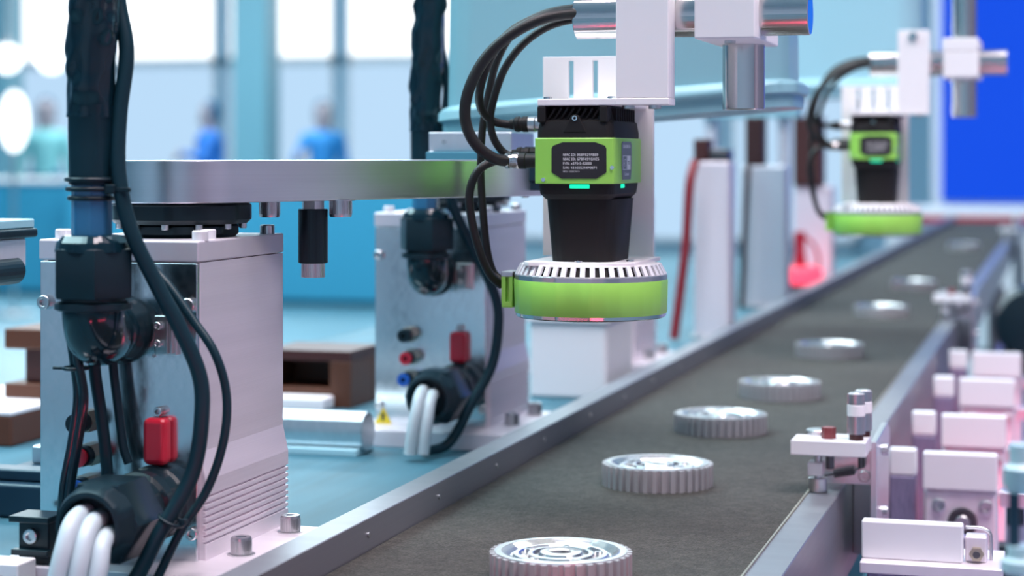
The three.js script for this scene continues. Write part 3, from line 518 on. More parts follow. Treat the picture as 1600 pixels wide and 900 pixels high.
function inspectionCamera(label) {
  const o = [-0.2995, -0.0665, 1.2165], t = thing('inspection_camera', label, 'inspection camera', o), at = (y) => [o[0], y, o[2]];
  // green middle band
  part('green_band', soft([rrect(-0.0163, 0.051, 0.082, 0.003), rrect(-0.0158, 0.052, 0.083, 0.0035), rrect(0.0122, 0.052, 0.083, 0.0035), rrect(0.0128, 0.051, 0.082, 0.003)]), M.green, t, at(0));
  // black cast top: straight collar, sloped shoulders with fins
  const tp = part('top_housing', soft([rrect(0.0128, 0.0505, 0.081, 0.006), rrect(0.0165, 0.0505, 0.081, 0.006), rrect(0.0232, 0.049, 0.0785, 0.0075), rrect(0.0242, 0.0465, 0.074, 0.008), rrect(0.0315, 0.042, 0.064, 0.008), rrect(0.0332, 0.042, 0.064, 0.008)], 0.3), M.blackcast, t, at(0));
  const zf = o[2] - 0.0365;
  for (let k = 0; k < 9; k++) part('cooling_fin', box(0.0016, 0.0125, 0.006, 0.0004), M.blackcast, tp, [o[0] - 0.0165 + k * 0.0041, 0.0272, zf + 0.002], [0.25, 0, -0.62]);
  for (const x of [-0.0215, 0.019]) part('lug', box(0.0055, 0.0105, 0.012, 0.001), M.blackcast, tp, [o[0] + x, 0.0278, zf + 0.002]);
  for (let k = 0; k < 9; k++) part('cooling_fin', box(0.006, 0.009, 0.0016, 0.0004), M.blackcast, tp, [o[0] + 0.0215, 0.0272, o[2] - 0.026 + k * 0.0065]);
  const tab = part('front_tab', extrude([[-0.0076, 0.0162], [0.0076, 0.0162], [0.0034, 0.025], [0.0026, 0.0268], [0, 0.0276], [-0.0026, 0.0268], [-0.0034, 0.025]], 0.0045, 0.0005), M.blackcast, tp, [o[0] + 0.0005, 0, o[2] - 0.0358]);
  capScrew(tab, [o[0] + 0.0005, 0.0252, o[2] - 0.0403], 0.0017, 0.001, 'z', M.chrome);
  // name plate with cut lower corners, screws
  const np = [[-0.0178, -0.0082], [-0.0113, -0.0122], [0.0113, -0.0122], [0.0178, -0.0082], [0.0178, 0.0068], [0.0168, 0.0086], [0.0105, 0.0108], [-0.0105, 0.0108], [-0.0168, 0.0086], [-0.0178, 0.0068]];
  part('name_plate', plate(np, 0.0004), M.nameplate, t, [o[0] + 0.0035, -0.0008, o[2] - 0.0416]);
  for (const [x, y] of [[-0.0193, -0.0137], [0.0262 - 0.0008, -0.006]]) capScrew(t, [o[0] + x - 0.0005, y, o[2] - 0.0414], 0.0013, 0.0006, 'z', M.chrome);
  part('side_label', plate([[-0.014, 0.009], [-0.012, 0.0105], [0.012, 0.0105], [0.014, 0.009], [0.014, -0.006], [0.0115, -0.0138], [-0.0115, -0.0138], [-0.014, -0.006]], 0.0004), M.sidelabel, t, [o[0] + 0.026, 0, o[2] - 0.006], [0, Math.PI / 2, 0]);
  // lower housing and lens barrel
  part('lower_housing', soft([rrect(-0.0262, 0.044, 0.072, 0.01), rrect(-0.0245, 0.0465, 0.076, 0.01), rrect(-0.0228, 0.0485, 0.0785, 0.008), rrect(-0.0163, 0.0495, 0.08, 0.006)], 0.4), M.blackcast, t, at(0));
  part('lens_barrel', soft([rrect(-0.0665, 0.0415, 0.06, 0.013, 0.001), rrect(-0.0262, 0.047, 0.069, 0.014, 0.001)]), M.blackcast, t, at(0));
  part('status_light', box(0.013, 0.0026, 0.0016, 0.0006), M.ledgreen, t, [o[0] + 0.0035, -0.0179, o[2] - 0.0399]);
  part('status_light', box(0.0016, 0.0026, 0.0085, 0.0006), M.ledgreen, t, [o[0] + 0.0247, -0.0179, o[2] - 0.012]);
  const led = new THREE.PointLight(lin(0.0, 0.9, 0.5), 0.00012); led.position.set(0.0035, 0.0445, 0.0445); t.add(led);
  // round plugs on the left side
  for (const [y, z, len] of [[0.0222, 1.2115, 0.0245], [-0.0018, 1.186, 0.0235], [0.0022, 1.211, 0.022]]) {
    const c = part('plug', along(lathe([[0, 0], [0.0052, 0], [0.0052, len * 0.1], [0.0047, len * 0.12], [0.0047, len * 0.42], [0.0052, len * 0.44], [0.0052, len * 0.62], [0, len * 0.62]], 28), '-x'), y > 0.02 ? M.steel : M.rubber, t, [-0.3235, y, z]);
    part('plug_body', along(lathe([[0, 0], [0.0046, 0], [0.0052, 0.001], [0.0052, 0.004], [0.0047, 0.0044], [0.0047, 0.0062], [0.0052, 0.0066], [0.005, 0.009], [0.0036, 0.0105], [0.0034, 0.013], [0, 0.013]], 28), '-x'), y > 0.02 || y > 0 ? M.rubber : M.tubemetal, c, [-0.3235 - len * 0.62, y, z]);
  }
  return t;
}
function ringLight(label) {
  const o = [-0.2985, -0.103, 1.2165], t = thing('ring_light', label, 'ring light', o);
  part('green_shell', lathe([[0.044, 0.0028], [0.0492, 0.0028], [0.0496, 0.0035], [0.0502, 0.024], [0.05, 0.0245], [0.044, 0.0245]], 96), M.green, t, o);
  part('lower_lip', lathe([[0.0435, 0.0026], [0.0435, 0.0002], [0.0475, 0], [0.0488, 0.0008], [0.049, 0.0028], [0.044, 0.0028]], 96), M.tubemetal, t, o);
  part('upper_band', lathe([[0.044, 0.0245], [0.0497, 0.0245], [0.0497, 0.0275], [0.0487, 0.0282], [0.044, 0.0282]], 96), M.steel, t, o);
  part('vent_core', lathe([[0.043, 0.0282], [0.0465, 0.0282], [0.0438, 0.034], [0.03, 0.034]], 96), M.blackcast, t, o);
  part('top_cover', lathe([[0.02, 0.0338], [0.0448, 0.0338], [0.0452, 0.0342], [0.0446, 0.0346], [0.02, 0.0346]], 96), M.powder, t, o);
  const fin = box(0.0033, 0.0078, 0.0022, 0.0004), n = 48;
  for (let k = 0; k < n; k++) { const a = k / n * Math.PI * 2; part('vent_fin', fin, M.whiteplastic, t, [o[0] + Math.sin(a) * 0.0467, o[1] + 0.0309, o[2] - Math.cos(a) * 0.0467], [0, a, 0]).rotateX(-0.5); }
  part('diffuser', lathe([[0.016, 0.0014], [0.0432, 0.0014], [0.0432, 0.0024], [0.016, 0.0024], [0.016, 0.0014]], 64), M.ringdiffuser, t, o);
  part('inner_sleeve', lathe([[0.0155, 0.0014], [0.0155, 0.033]], 40), M.blackcast, t, o);
  const cb = part('connector_box', extrude([[-0.0037, -0.009], [0.0037, -0.009], [0.0037, 0.009], [0.0014, 0.009], [0.0014, 0.0055], [-0.001, 0.0055], [-0.001, 0.009], [-0.0037, 0.009]], 0.0165, 0.0003).rotateX(Math.PI / 2), M.green, t, [o[0] - 0.0532, -0.0775, 1.2125]);
  part('connector_foot', box(0.0075, 0.004, 0.018, 0.0008), M.green, cb, [o[0] - 0.0532, -0.0957, 1.2125]);
  part('connector_cap', box(0.0078, 0.0035, 0.0185, 0.0006), M.steel, cb, [o[0] - 0.0532, -0.0758, 1.2125]);
  part('socket', along(cyl(0.0024, 0.004, 16), '-x'), M.steel, cb, [o[0] - 0.0565, -0.083, 1.2115]);
  const L = new THREE.RectAreaLight(lin(1, 0.96, 0.92), 2.2, 0.075, 0.075); L.position.set(0, 0.0006, 0); L.rotation.x = -Math.PI / 2; t.add(L);
  return t;
}
const scanCables = [
  ['thick black cable arching to the front plug', [[-0.3, 0.094, 1.204], [-0.321, 0.0895, 1.185], [-0.342, 0.078, 1.176], [-0.358, 0.062, 1.172], [-0.368, 0.04, 1.169], [-0.369, 0.023, 1.169], [-0.363, 0.009, 1.171], [-0.353, 0, 1.178], [-0.346, -0.0018, 1.184], [-0.343, -0.0018, 1.186]], 0.0037],
  ['black cable arching to the upper plug', [[-0.301, 0.096, 1.209], [-0.325, 0.092, 1.197], [-0.345, 0.082, 1.191], [-0.357, 0.066, 1.187], [-0.366, 0.044, 1.19], [-0.368, 0.032, 1.2], [-0.363, 0.0245, 1.208], [-0.354, 0.0222, 1.2115], [-0.346, 0.0222, 1.2115]], 0.0028],
  ['black cable hanging straight down to the ring light box', [[-0.303, 0.099, 1.216], [-0.33, 0.095, 1.218], [-0.35, 0.085, 1.22], [-0.363, 0.066, 1.221], [-0.369, 0.045, 1.221], [-0.373, 0.02, 1.219], [-0.374, -0.005, 1.218], [-0.3725, -0.035, 1.218], [-0.3685, -0.065, 1.217], [-0.364, -0.0765, 1.216], [-0.358, -0.081, 1.2145]], 0.0026],
  ['black cable dropping behind to the rear plug', [[-0.302, 0.0915, 1.211], [-0.324, 0.086, 1.208], [-0.341, 0.075, 1.207], [-0.353, 0.06, 1.206], [-0.361, 0.04, 1.206], [-0.364, 0.024, 1.2065], [-0.361, 0.011, 1.208], [-0.354, 0.0025, 1.2105], [-0.347, 0.0022, 1.211], [-0.343, 0.0022, 1.211]], 0.0026],
  ['black jumper cable from the plugs to the ring light box', [[-0.345, 0.0, 1.203], [-0.356, -0.0015, 1.195], [-0.366, -0.008, 1.187], [-0.371, -0.022, 1.184], [-0.37, -0.043, 1.187], [-0.366, -0.066, 1.196], [-0.362, -0.078, 1.204], [-0.357, -0.0835, 1.2095]], 0.0028]];
const arm0 = mountingArm('white powder coated bracket on steel tubes above the first inspection camera');
const cam0 = inspectionCamera('bright green and black inspection camera with legible name plate, over the near gears');
const ring0 = ringLight('bright green ring light with slotted white top under the first inspection camera');
const cab0 = scanCables.map(([l, pts, r]) => cable('camera_cable', pts, r, M.rubber, l + ' of the first inspection camera', 'cable', 'cables of the inspection cameras'));
const shift2 = [0.091, 0.015, 0.994];
dup(arm0, shift2, 'white powder coated bracket on steel tubes above the second inspection camera');
dup(cam0, shift2, 'bright green and black inspection camera further along the belt, before the blue screen');
dup(ring0, shift2, 'bright green ring light under the second inspection camera');
scanCables.forEach(([l], i) => dup(cab0[i], shift2, l + ' of the second inspection camera'));
{ // overhead beam that carries both posts
  const t = thing('overhead_beam', 'aluminium overhead beam carrying the camera posts above the conveyor', 'beam', [-0.16, 0.6165, 1.7]);
  single('mount_block', box(0.052, 0.015, 0.053, 0.002), M.anodised, 'small aluminium block between the beam and the first camera post', 'mount block', [-0.204, 0.609, 1.2515]);
  spanPart('beam', [-0.24, 0.6165, 0.3], [-0.08, 0.69, 5.6], M.anodised, t, 0.003);
  for (const z of [1.65, 2.3, 3.0, 3.7]) part('hanger_rod', cyl(0.012, fy + H - 0.69, 16), M.steel, t, [-0.16, 0.69, z]);
}

// ---------------------------------------------------------------- sensor clamps on the right rail
function sensorClamp(label) {
  const o = [-0.1545, -0.2356, 1.40], t = thing('sensor_clamp', label, 'sensor clamp', o, 'sensor clamps on the conveyor rail');
  spanPart('front_plate', [-0.172, -0.2356, 1.4], [-0.1335, -0.206, 1.404], M.brushed, t, 0.0005);
  const sp = part('side_plate', extrude([[1.385, -0.3], [1.48, -0.292], [1.49, -0.206], [1.472, -0.2], [1.385, -0.2025]]  .map(([z, y]) => [z - 1.44, y + 0.25]), 0.0035, 0.0005).rotateY(Math.PI / 2), M.brushed, t, [-0.1345, -0.25, 1.44]);
  for (const [y, z] of [[-0.2145, 1.435], [-0.26, 1.435], [-0.285, 1.4]]) capScrew(sp, [-0.131, y, z], 0.0045, 0.0045, 'x');
  spanPart('spacer', [-0.1542, -0.296, 1.45], [-0.1346, -0.24, 1.47], M.railmetal, t, 0.001);
  // white arm, wide at the plate and narrow over the belt
  part('arm', extrude([[-0.1865, 1.362], [-0.1865, 1.392], [-0.1345, 1.392], [-0.1345, 1.352], [-0.167, 1.352], [-0.167, 1.362]].map(([x, z]) => [x + 0.16, -(z - 1.37)]), 0.0092, 0.0006).rotateX(-Math.PI / 2), M.nylon, t, [-0.16, -0.2075, 1.37]);
  part('cap', cyl(0.0088, 0.0045, 28), M.steel, t, [-0.171, -0.1985, 1.381]);
  part('bolt', hexNut(0.0052, 0.0085, 'y'), M.boltred, t, [-0.1618, -0.1985, 1.363]);
  for (const [x, z] of [[-0.1425, 1.362], [-0.1395, 1.381]]) {
    const a = part('adjuster', knurl(0.0062, 0.0125, 28), M.steel, t, [x, -0.1935, z]);
    part('adjuster_core', cyl(0.0045, 0.034, 20), M.steel, a, [x, -0.1985, z]);
    part('adjuster_sleeve', cyl(0.0063, 0.008, 28), M.whiteplastic, a, [x, -0.181, z]);
    part('adjuster_head', knurl(0.006, 0.008, 28), M.steel, a, [x, -0.1735, z]);
    part('adjuster_cap', cyl(0.0052, 0.0085, 24), M.nylon, a, [x, -0.1735, z]);
    part('adjuster_base', cyl(0.005, 0.005, 20), M.maroon, a, [x, -0.1985, z]);
  }
  spanPart('slide_block', [-0.176, -0.2235, 1.356], [-0.1655, -0.2145, 1.372], M.nylon, t, 0.0008);
  part('pin', cyl(0.0028, 0.026, 16), M.steel, t, [-0.1695, -0.232, 1.364]);
  part('roller', cyl(0.0066, 0.0098, 32), M.steel, t, [-0.1695, -0.2356, 1.364]);
  part('bolt_end', cyl(0.003, 0.012, 14), M.darksteel, t, [-0.161, -0.219, 1.363]);
  const sprC = []; for (let i = 0; i <= 96; i++) { const a = i / 96 * Math.PI * 2 * 9; sprC.push([-0.1615 + i / 96 * 0.0145, -0.2272 + i / 96 * 0.003 + Math.sin(a) * 0.0028, 1.392 + Math.cos(a) * 0.0028]); }
  part('spring', tube(sprC, 0.0006, o, 6, 2), M.darksteel, t);
  part('spring_rod', tube([[-0.168, -0.2285, 1.39], [-0.15, -0.2248, 1.392], [-0.1415, -0.222, 1.394]], 0.0007, o, 8), M.darksteel, t);
  part('stud', cyl(0.0024, 0.016, 14), M.darksteel, t, [-0.142, -0.222, 1.392]);
  capScrew(t, [-0.1405, -0.229, 1.4], 0.0042, 0.004, 'z');
  return t;
}
const clamp0 = sensorClamp('white armed sensor clamp with spring and two adjusters, on the rail opposite the second gear');
dup(clamp0, [0, 0, 1.49], 'white armed sensor clamp on the rail, before the round black motor');
dup(clamp0, [0, 0, 4.3], 'white armed sensor clamp on the rail close to the far end of the belt');

// ---------------------------------------------------------------- machine bases
{
  const t = thing('machine_base', 'teal machine base with flat deck under the motor blocks', 'machine base', [-0.69, fy, 2.4]);
  spanPart('deck', [-0.95, -0.253, 0.55], [-0.43, -0.241, 4.6], M.deck, t, 0.002);
  spanPart('cabinet', [-0.93, fy + 0.06, 0.6], [-0.45, -0.253, 4.55], M.tealdark, t, 0.004);
  spanPart('plinth', [-0.9, fy, 0.65], [-0.48, fy + 0.06, 4.5], M.navy, t, 0.002);
  const r = thing('machine_base', 'lilac grey machine base with flat deck under the white roller blocks', 'machine base', [0.15, fy, 1.9]);
  spanPart('deck', [-0.13, -0.372, 0.7], [0.42, -0.36, 4.2], M.decklilac, r, 0.002);
  spanPart('cabinet', [-0.11, fy + 0.06, 0.75], [0.4, -0.372, 4.15], M.tealdark, r, 0.004);
  spanPart('plinth', [-0.08, fy, 0.8], [0.37, fy + 0.06, 4.1], M.navy, r, 0.002);
}
// ---------------------------------------------------------------- roller stations right of the conveyor
function station(label) {
  const o = [-0.084, -0.36, 1.6], t = thing('roller_station', label, 'roller station', o, 'white roller stations right of the conveyor');
  const f = spanPart('housing', [-0.1135, -0.36, 1.602], [-0.0545, -0.2705, 1.635], M.anodised, t, 0.0035);
  spanPart('nylon_block', [-0.1135, -0.2705, 1.598], [-0.0545, -0.24, 1.612], M.nylon, t, 0.002);
  for (const [x, y] of [[-0.1005, -0.283], [-0.0635, -0.283], [-0.1005, -0.32], [-0.0635, -0.32]]) capScrew(f, [x, y, 1.602], 0.0056, 0.004, 'z');
  const b = part('bearing', along(lathe([[0.0062, 0.001], [0.0118, 0.001], [0.0118, 0.003], [0.009, 0.0032], [0.0085, 0.002], [0.0062, 0.002]], 36), 'z'), M.darksteel, f, [-0.082, -0.296, 1.602]);
  b.userData.label = 'dark bearing ring';
  part('shaft', along(cyl(0.0058, 0.006, 28), 'z'), M.steel, f, [-0.082, -0.296, 1.602]);
  const gb = spanPart('guide_block', [-0.1415, -0.36, 1.61], [-0.1195, -0.262, 1.625], M.decklilac, t, 0.002);
  spanPart('guide_cap', [-0.1415, -0.262, 1.61], [-0.1195, -0.24, 1.625], M.nylon, gb, 0.002);
  spanPart('side_rail', [-0.0535, -0.285, 1.615], [-0.02, -0.272, 1.635], M.brushed, t, 0.001);
  return t;
}
const st0 = station('white nylon block on a bearing housing with round screws, second in its row');
[['third', 0.24], ['fourth', 0.545], ['fifth', 0.84]].forEach(([w, d]) => dup(st0, [0, 0, d], `white nylon block on a bearing housing, ${w} in the row right of the conveyor`));
{ // nearest station: long nylon bar on a silver rail with a hex nut bracket and a clear disc behind
  const t = thing('roller_station', 'long white nylon block on a silver rail with hex nut, first in its row', 'roller station', [-0.09, -0.36, 1.3], 'white roller stations right of the conveyor');
  spanPart('nylon_block', [-0.131, -0.2645, 1.284], [-0.0655, -0.2395, 1.296], M.nylon, t, 0.0015);
  spanPart('rail', [-0.131, -0.272, 1.272], [-0.04, -0.2645, 1.335], M.anodised, t, 0.001);
  spanPart('stand', [-0.128, -0.36, 1.29], [-0.075, -0.272, 1.33], M.decklilac, t, 0.002);
  const n = spanPart('nut_bracket', [-0.0645, -0.2645, 1.29], [-0.0505, -0.2475, 1.305], M.anodised, t, 0.0015);
  part('hex_nut', hexNut(0.0048, 0.004, 'z'), M.brass, n, [-0.057, -0.2585, 1.29]);
  part('bolt_tip', along(cyl(0.0024, 0.0052, 16), 'z'), M.darksteel, n, [-0.057, -0.2585, 1.29]);
  part('cover_strip', tube([[-0.0645, -0.2435, 1.3], [-0.054, -0.2437, 1.3], [-0.0492, -0.2462, 1.3], [-0.0482, -0.252, 1.3], [-0.0482, -0.2645, 1.3]], 0.0011, [-0.09, -0.36, 1.3], 8), M.steel, n, [-0.09, -0.36, 1.3]);
  const d = part('clear_disc', along(lathe([[0, 0], [0.027, 0], [0.028, 0.001], [0.028, 0.007], [0.027, 0.008], [0, 0.008]], 56), 'z'), M.decklilac, t, [-0.085, -0.284, 1.37]);
  part('hub', along(cyl(0.008, 0.012, 24), 'z'), M.steel, d, [-0.085, -0.284, 1.37]);
  spanPart('disc_support', [-0.095, -0.36, 1.372], [-0.075, -0.3, 1.382], M.steel, t, 0.001);
}
{ // round black motor at the far right
  const o = [-0.055, -0.36, 3.15], t = thing('round_motor', 'round black motor behind the white roller blocks beside the blue wall', 'motor', o);
  part('motor_body', along(lathe([[0, 0], [0.046, 0], [0.054, 0.008], [0.056, 0.02], [0.056, 0.1], [0.05, 0.115], [0.02, 0.12], [0, 0.12]], 48), 'z'), M.blackplastic, t, [-0.055, -0.258, 3.2]);
  part('foot', box(0.09, 0.06, 0.09, 0.004), M.darksteel, t, [-0.055, -0.33, 3.15]);
}
{ // hose with clear fittings standing close to the lens
  const o = [-0.017, -0.36, 0.83], t = thing('fitting_stand', 'dark blue tube with pale clear fittings standing at the right edge', 'air fitting', o);
  part('tube', lathe([[0, 0], [0.0022, 0], [0.0022, 0.235], [0, 0.235]], 20), M.navy, t, [-0.0215, -0.36, 0.83]);
  part('base', cyl(0.012, 0.012, 28), M.steel, t, [-0.0215, -0.36, 0.83]);
  for (const [x, y, z, r, h] of [[-0.0185, -0.1395, 0.83, 0.0075, 0.02], [-0.0185, -0.174, 0.83, 0.0085, 0.012], [-0.016, -0.2, 0.83, 0.006, 0.012]]) { const f = part('fitting', lathe([[0, 0], [r * 0.8, 0], [r, h * 0.15], [r, h * 0.5], [r * 0.7, h * 0.6], [r * 0.7, h], [0, h]], 28), M.fittinggrey, t, [x, y, z]); part('arm', along(cyl(0.0032, 0.016, 16), 'x'), M.whiteplastic, f, [x, y + h * 0.35, z]); }
}

// ---------------------------------------------------------------- other machines on and beside the deck
{
  const t = thing('brown_fixture', 'brown stepped fixture block on a white topped shelf, left of the motor block', 'fixture', [-0.9, -0.241, 1.55]);
  spanPart('shelf', [-0.95, -0.241, 1.42], [-0.845, -0.215, 1.6], M.brown, t, 0.002); spanPart('shelf_top', [-0.95, -0.215, 1.42], [-0.845, -0.211, 1.6], M.whiteplastic, t, 0.001);
  spanPart('step', [-0.9, -0.211, 1.5], [-0.84, -0.198, 1.56], M.brown, t, 0.002); spanPart('step', [-0.885, -0.198, 1.51], [-0.84, -0.168, 1.56], M.maroon, t, 0.002);
  spanPart('head', [-0.9, -0.168, 1.5], [-0.84, -0.15, 1.56], M.brown, t, 0.002);
  const b = thing('brown_fixture', 'dark brown machined box with a pale tray, between the first and second motor blocks', 'fixture', [-0.7, -0.241, 1.75]);
  spanPart('back', [-0.752, -0.241, 1.79], [-0.662, -0.196, 1.81], M.brown, b, 0.002); spanPart('lid', [-0.752, -0.196, 1.73], [-0.662, -0.186, 1.81], M.maroon, b, 0.001);
  for (const [x0, x1] of [[-0.752, -0.744], [-0.684, -0.662]]) spanPart('side', [x0, -0.241, 1.73], [x1, -0.196, 1.79], M.brown, b, 0.001); spanPart('sill', [-0.744, -0.241, 1.73], [-0.684, -0.222, 1.79], M.brown, b, 0.001);
  spanPart('tray', [-0.75, -0.241, 1.7], [-0.678, -0.228, 1.729], M.whiteplastic, b, 0.003);
  const c = thing('linear_slide', 'dark blue linear slide with silver top rail at the foot of the motor block', 'linear slide', [-0.66, -0.241, 1.2]);
  spanPart('body', [-0.72, -0.241, 1.14], [-0.585, -0.218, 1.3], M.navy, c, 0.003); spanPart('rail', [-0.71, -0.218, 1.22], [-0.59, -0.205, 1.25], M.brushed, c, 0.002);
  spanPart('rail', [-0.71, -0.218, 1.15], [-0.59, -0.21, 1.17], M.navy, c, 0.002);
  const d = thing('cylinder_unit', 'silver cylinder unit with dark end cap lying on the deck', 'cylinder', [-0.6, -0.241, 1.5]);
  part('barrel', along(cyl(0.016, 0.085, 32), 'x'), M.brushed, d, [-0.632, -0.223, 1.47]); part('end_cap', along(cyl(0.019, 0.018, 32), 'x'), M.navy, d, [-0.65, -0.221, 1.47]);
  spanPart('base', [-0.645, -0.241, 1.45], [-0.55, -0.235, 1.49], M.tealpale, d, 0.001);
  const g = thing('gripper', 'grey gripper with black rounded fingers at the left edge', 'gripper', [-0.675, -0.241, 1.09]);
  spanPart('plate', [-0.72, -0.046, 1.06], [-0.655, -0.04, 1.13], M.tealpale, g, 0.001); spanPart('edge', [-0.72, -0.052, 1.057], [-0.652, -0.046, 1.13], M.blackplastic, g, 0.002);
  spanPart('jaw', [-0.72, -0.072, 1.065], [-0.655, -0.052, 1.12], M.anodised, g, 0.002);
  part('finger', along(cyl(0.009, 0.05, 24), 'z'), M.blackplastic, g, [-0.6585, -0.073, 1.11]); part('finger', along(cyl(0.009, 0.05, 24), 'z'), M.blackplastic, g, [-0.6775, -0.066, 1.11]);
  spanPart('arm', [-0.72, -0.241, 1.065], [-0.7, -0.07, 1.1], M.navy, g, 0.003);
  const wb = thing('white_cover', 'low white machine cover on the deck by the third motor block', 'machine cover', [-0.45, -0.241, 1.9]);
  spanPart('box', [-0.52, -0.241, 1.86], [-0.44, -0.165, 1.98], M.nylon, wb, 0.004); spanPart('lid', [-0.523, -0.165, 1.857], [-0.437, -0.157, 1.983], M.whiteplastic, wb, 0.002);
}
{ // red signal lamp on the deck between the fifth and sixth blocks
  const o = [-0.462, -0.241, 3.5], t = thing('signal_lamp', 'glowing red signal lamp with stem and curved handle on the deck', 'signal lamp', o);
  part('base', cyl(0.03, 0.012, 36), M.darksteel, t, o);
  part('lens', lathe([[0, 0], [0.03, 0], [0.036, 0.006], [0.036, 0.024], [0.028, 0.032], [0, 0.034]], 40), M.redglow, t, [o[0], o[1] + 0.012, o[2]]);
  part('stem', lathe([[0, 0], [0.013, 0], [0.009, 0.03], [0.011, 0.055], [0.011, 0.062], [0, 0.062]], 28), M.red, t, [o[0] - 0.006, o[1] + 0.045, o[2]]);
  part('handle', tube([[o[0], o[1] + 0.1, o[2]], [o[0] + 0.018, o[1] + 0.085, o[2]], [o[0] + 0.028, o[1] + 0.06, o[2]], [o[0] + 0.026, o[1] + 0.035, o[2]]], 0.003, o, 10), M.red, t);
  const L = new THREE.PointLight(lin(1, 0.1, 0.18), 0.02); L.position.set(0, 0.03, 0); t.add(L);
}
// red bar lights of the line: low beside the conveyor head and over the roller stations
function redBar(label, p, len, turn, aim, power) {
  const t = thing('red_bar_light', label, 'bar light', p); t.rotation.y = turn;
  const b = new THREE.Mesh(box(len + 0.02, 0.03, 0.02, 0.003), M.blackplastic); b.name = 'body'; b.position.y = 0.015; t.add(b);
  const d = new THREE.Mesh(box(len, 0.018, 0.003, 0.001), M.redglow); d.name = 'diffuser'; d.position.set(0, 0.015, 0.0108); t.add(d);
  const L = new THREE.RectAreaLight(lin(1, 0.1, 0.2), power, len, 0.018); L.position.set(0, 0.015, 0.014); L.rotation.y = Math.PI; t.add(L);
}
redBar('slim red bar light behind the second white roller block', [-0.085, -0.36, 1.7], 0.07, Math.PI, 0, 14);
redBar('slim red bar light behind the third white roller block', [-0.085, -0.36, 1.95], 0.07, Math.PI, 0, 14);
redBar('slim red bar light behind the fourth white roller block', [-0.085, -0.36, 2.25], 0.07, Math.PI, 0, 14);
redBar('red bar light on the deck edge right of the roller blocks', [0.02, -0.36, 1.35], 0.16, -Math.PI * 0.62, 0, 5);
redBar('long red bar light on the right rail at the head of the conveyor', [-0.165, -0.2358, 0.74], 0.2, -Math.PI * 0.78, 0, 9);
redBar('red bar light on the left rail at the head of the conveyor', [-0.4138, -0.2167, 0.66], 0.018, Math.PI, 0, 30);

// ---------------------------------------------------------------- blue screen, table and white column at the far right
{
  std('bluescreen', lin(0.0, 0.005, 0.02), 0.9, 0, { emissive: 0xffffff, emissiveIntensity: 1.0, emissiveMap: canvasTex(256, 256, (c) => { c.fillStyle = '#0045d8'; c.fillRect(0, 0, 256, 256); c.fillStyle = '#0072f0'; c.beginPath(); c.ellipse(120, 190, 90, 34, -0.35, 0, 7); c.fill(); c.fillStyle = '#0058e6'; c.beginPath(); c.ellipse(70, 60, 60, 40, 0.4, 0, 7); c.fill(); }) });
  const o = [0.9, fy, 9.3], t = thing('blue_screen', 'large bright blue display wall behind the end of the conveyor', 'screen', o);
  part('display', plain(2.9, 3.0, 0.04), M.bluescreen, t, [0.88, 1.3, 9.28]);
  part('frame', box(3.0, 3.1, 0.06, 0.01), M.whiteplastic, t, [0.88, 1.3, 9.34]);
  for (const x of [-0.4, 2.1]) part('stand', box(0.08, 1.2, 0.1, 0.01), M.steel, t, [x, fy + 0.6, 9.42]);
  const L = new THREE.RectAreaLight(lin(0.0, 0.1, 0.7), 0.25, 2.8, 2.9); L.position.set(-0.02, 2.45, 0.05); L.rotation.y = Math.PI; t.add(L);
  const tb = thing('far_table', 'white table with pale red edge in front of the blue display', 'table', [0.3, fy, 8.3]);
  spanPart('top', [-0.75, -0.235, 8.0], [1.4, -0.205, 8.6], M.whiteplastic, tb, 0.004); spanPart('edge', [-0.75, -0.26, 8.0], [1.4, -0.236, 8.02], M.red, tb, 0.003);
  spanPart('front', [-0.72, fy + 0.02, 8.06], [1.37, -0.262, 8.1], M.nylon, tb, 0.004);
  for (const x of [-0.65, 1.3]) spanPart('leg', [x - 0.03, fy, 8.5], [x + 0.03, -0.235, 8.56], M.steel, tb, 0.004);
}
// ---------------------------------------------------------------- booths and people far away in the hall
function booth(label, p, w, h, d, mat) {
  const t = thing('booth_counter', label, 'counter', p);
  part('front', box(w, h - 0.08, d, 0.01), mat, t, [p[0], p[1] + (h - 0.08) / 2 + 0.04, p[2]]); part('top', box(w + 0.08, 0.04, d + 0.08, 0.008), M.whiteplastic, t, [p[0], p[1] + h - 0.02, p[2]]); part('plinth', box(w - 0.06, 0.04, d - 0.06, 0.004), M.navy, t, [p[0], p[1] + 0.02, p[2]]);
  return t;
}
booth('long bright blue counter across the hall behind the link arm', [-6.2, fy, 14.2], 3.2, 1.0, 0.5, M.wallblue);
booth('low blue counter far left behind the gripper', [-8.6, fy, 14.6], 1.2, 0.98, 0.5, M.wallblue);
booth('pale counter between the hall columns', [-7.6, fy, 16.5], 3.0, 0.95, 0.5, M.wall);
function bulbLamp(label, p, r) {
  const t = thing('pendant_lamp', label, 'pendant lamp', p); part('globe', new THREE.SphereGeometry(r, 24, 16), M.bulb, t, p); part('collar', cyl(r * 0.3, r * 0.5, 20), M.steel, t, [p[0], p[1] + r * 0.9, p[2]]);
  part('rod', cyl(0.015, fy + H - p[1] - r * 1.3, 10), M.steel, t, [p[0], p[1] + r * 1.3, p[2]]);
  const L = new THREE.PointLight(lin(0.95, 0.98, 1), 2); t.add(L);
}
bulbLamp('glowing round pendant lamp at the left edge of the hall', [-8.494, 0.83, 14.2], 0.12);
bulbLamp('glowing round pendant lamp beside the sleeved hose', [-8.13, 0.83, 14.3], 0.12);
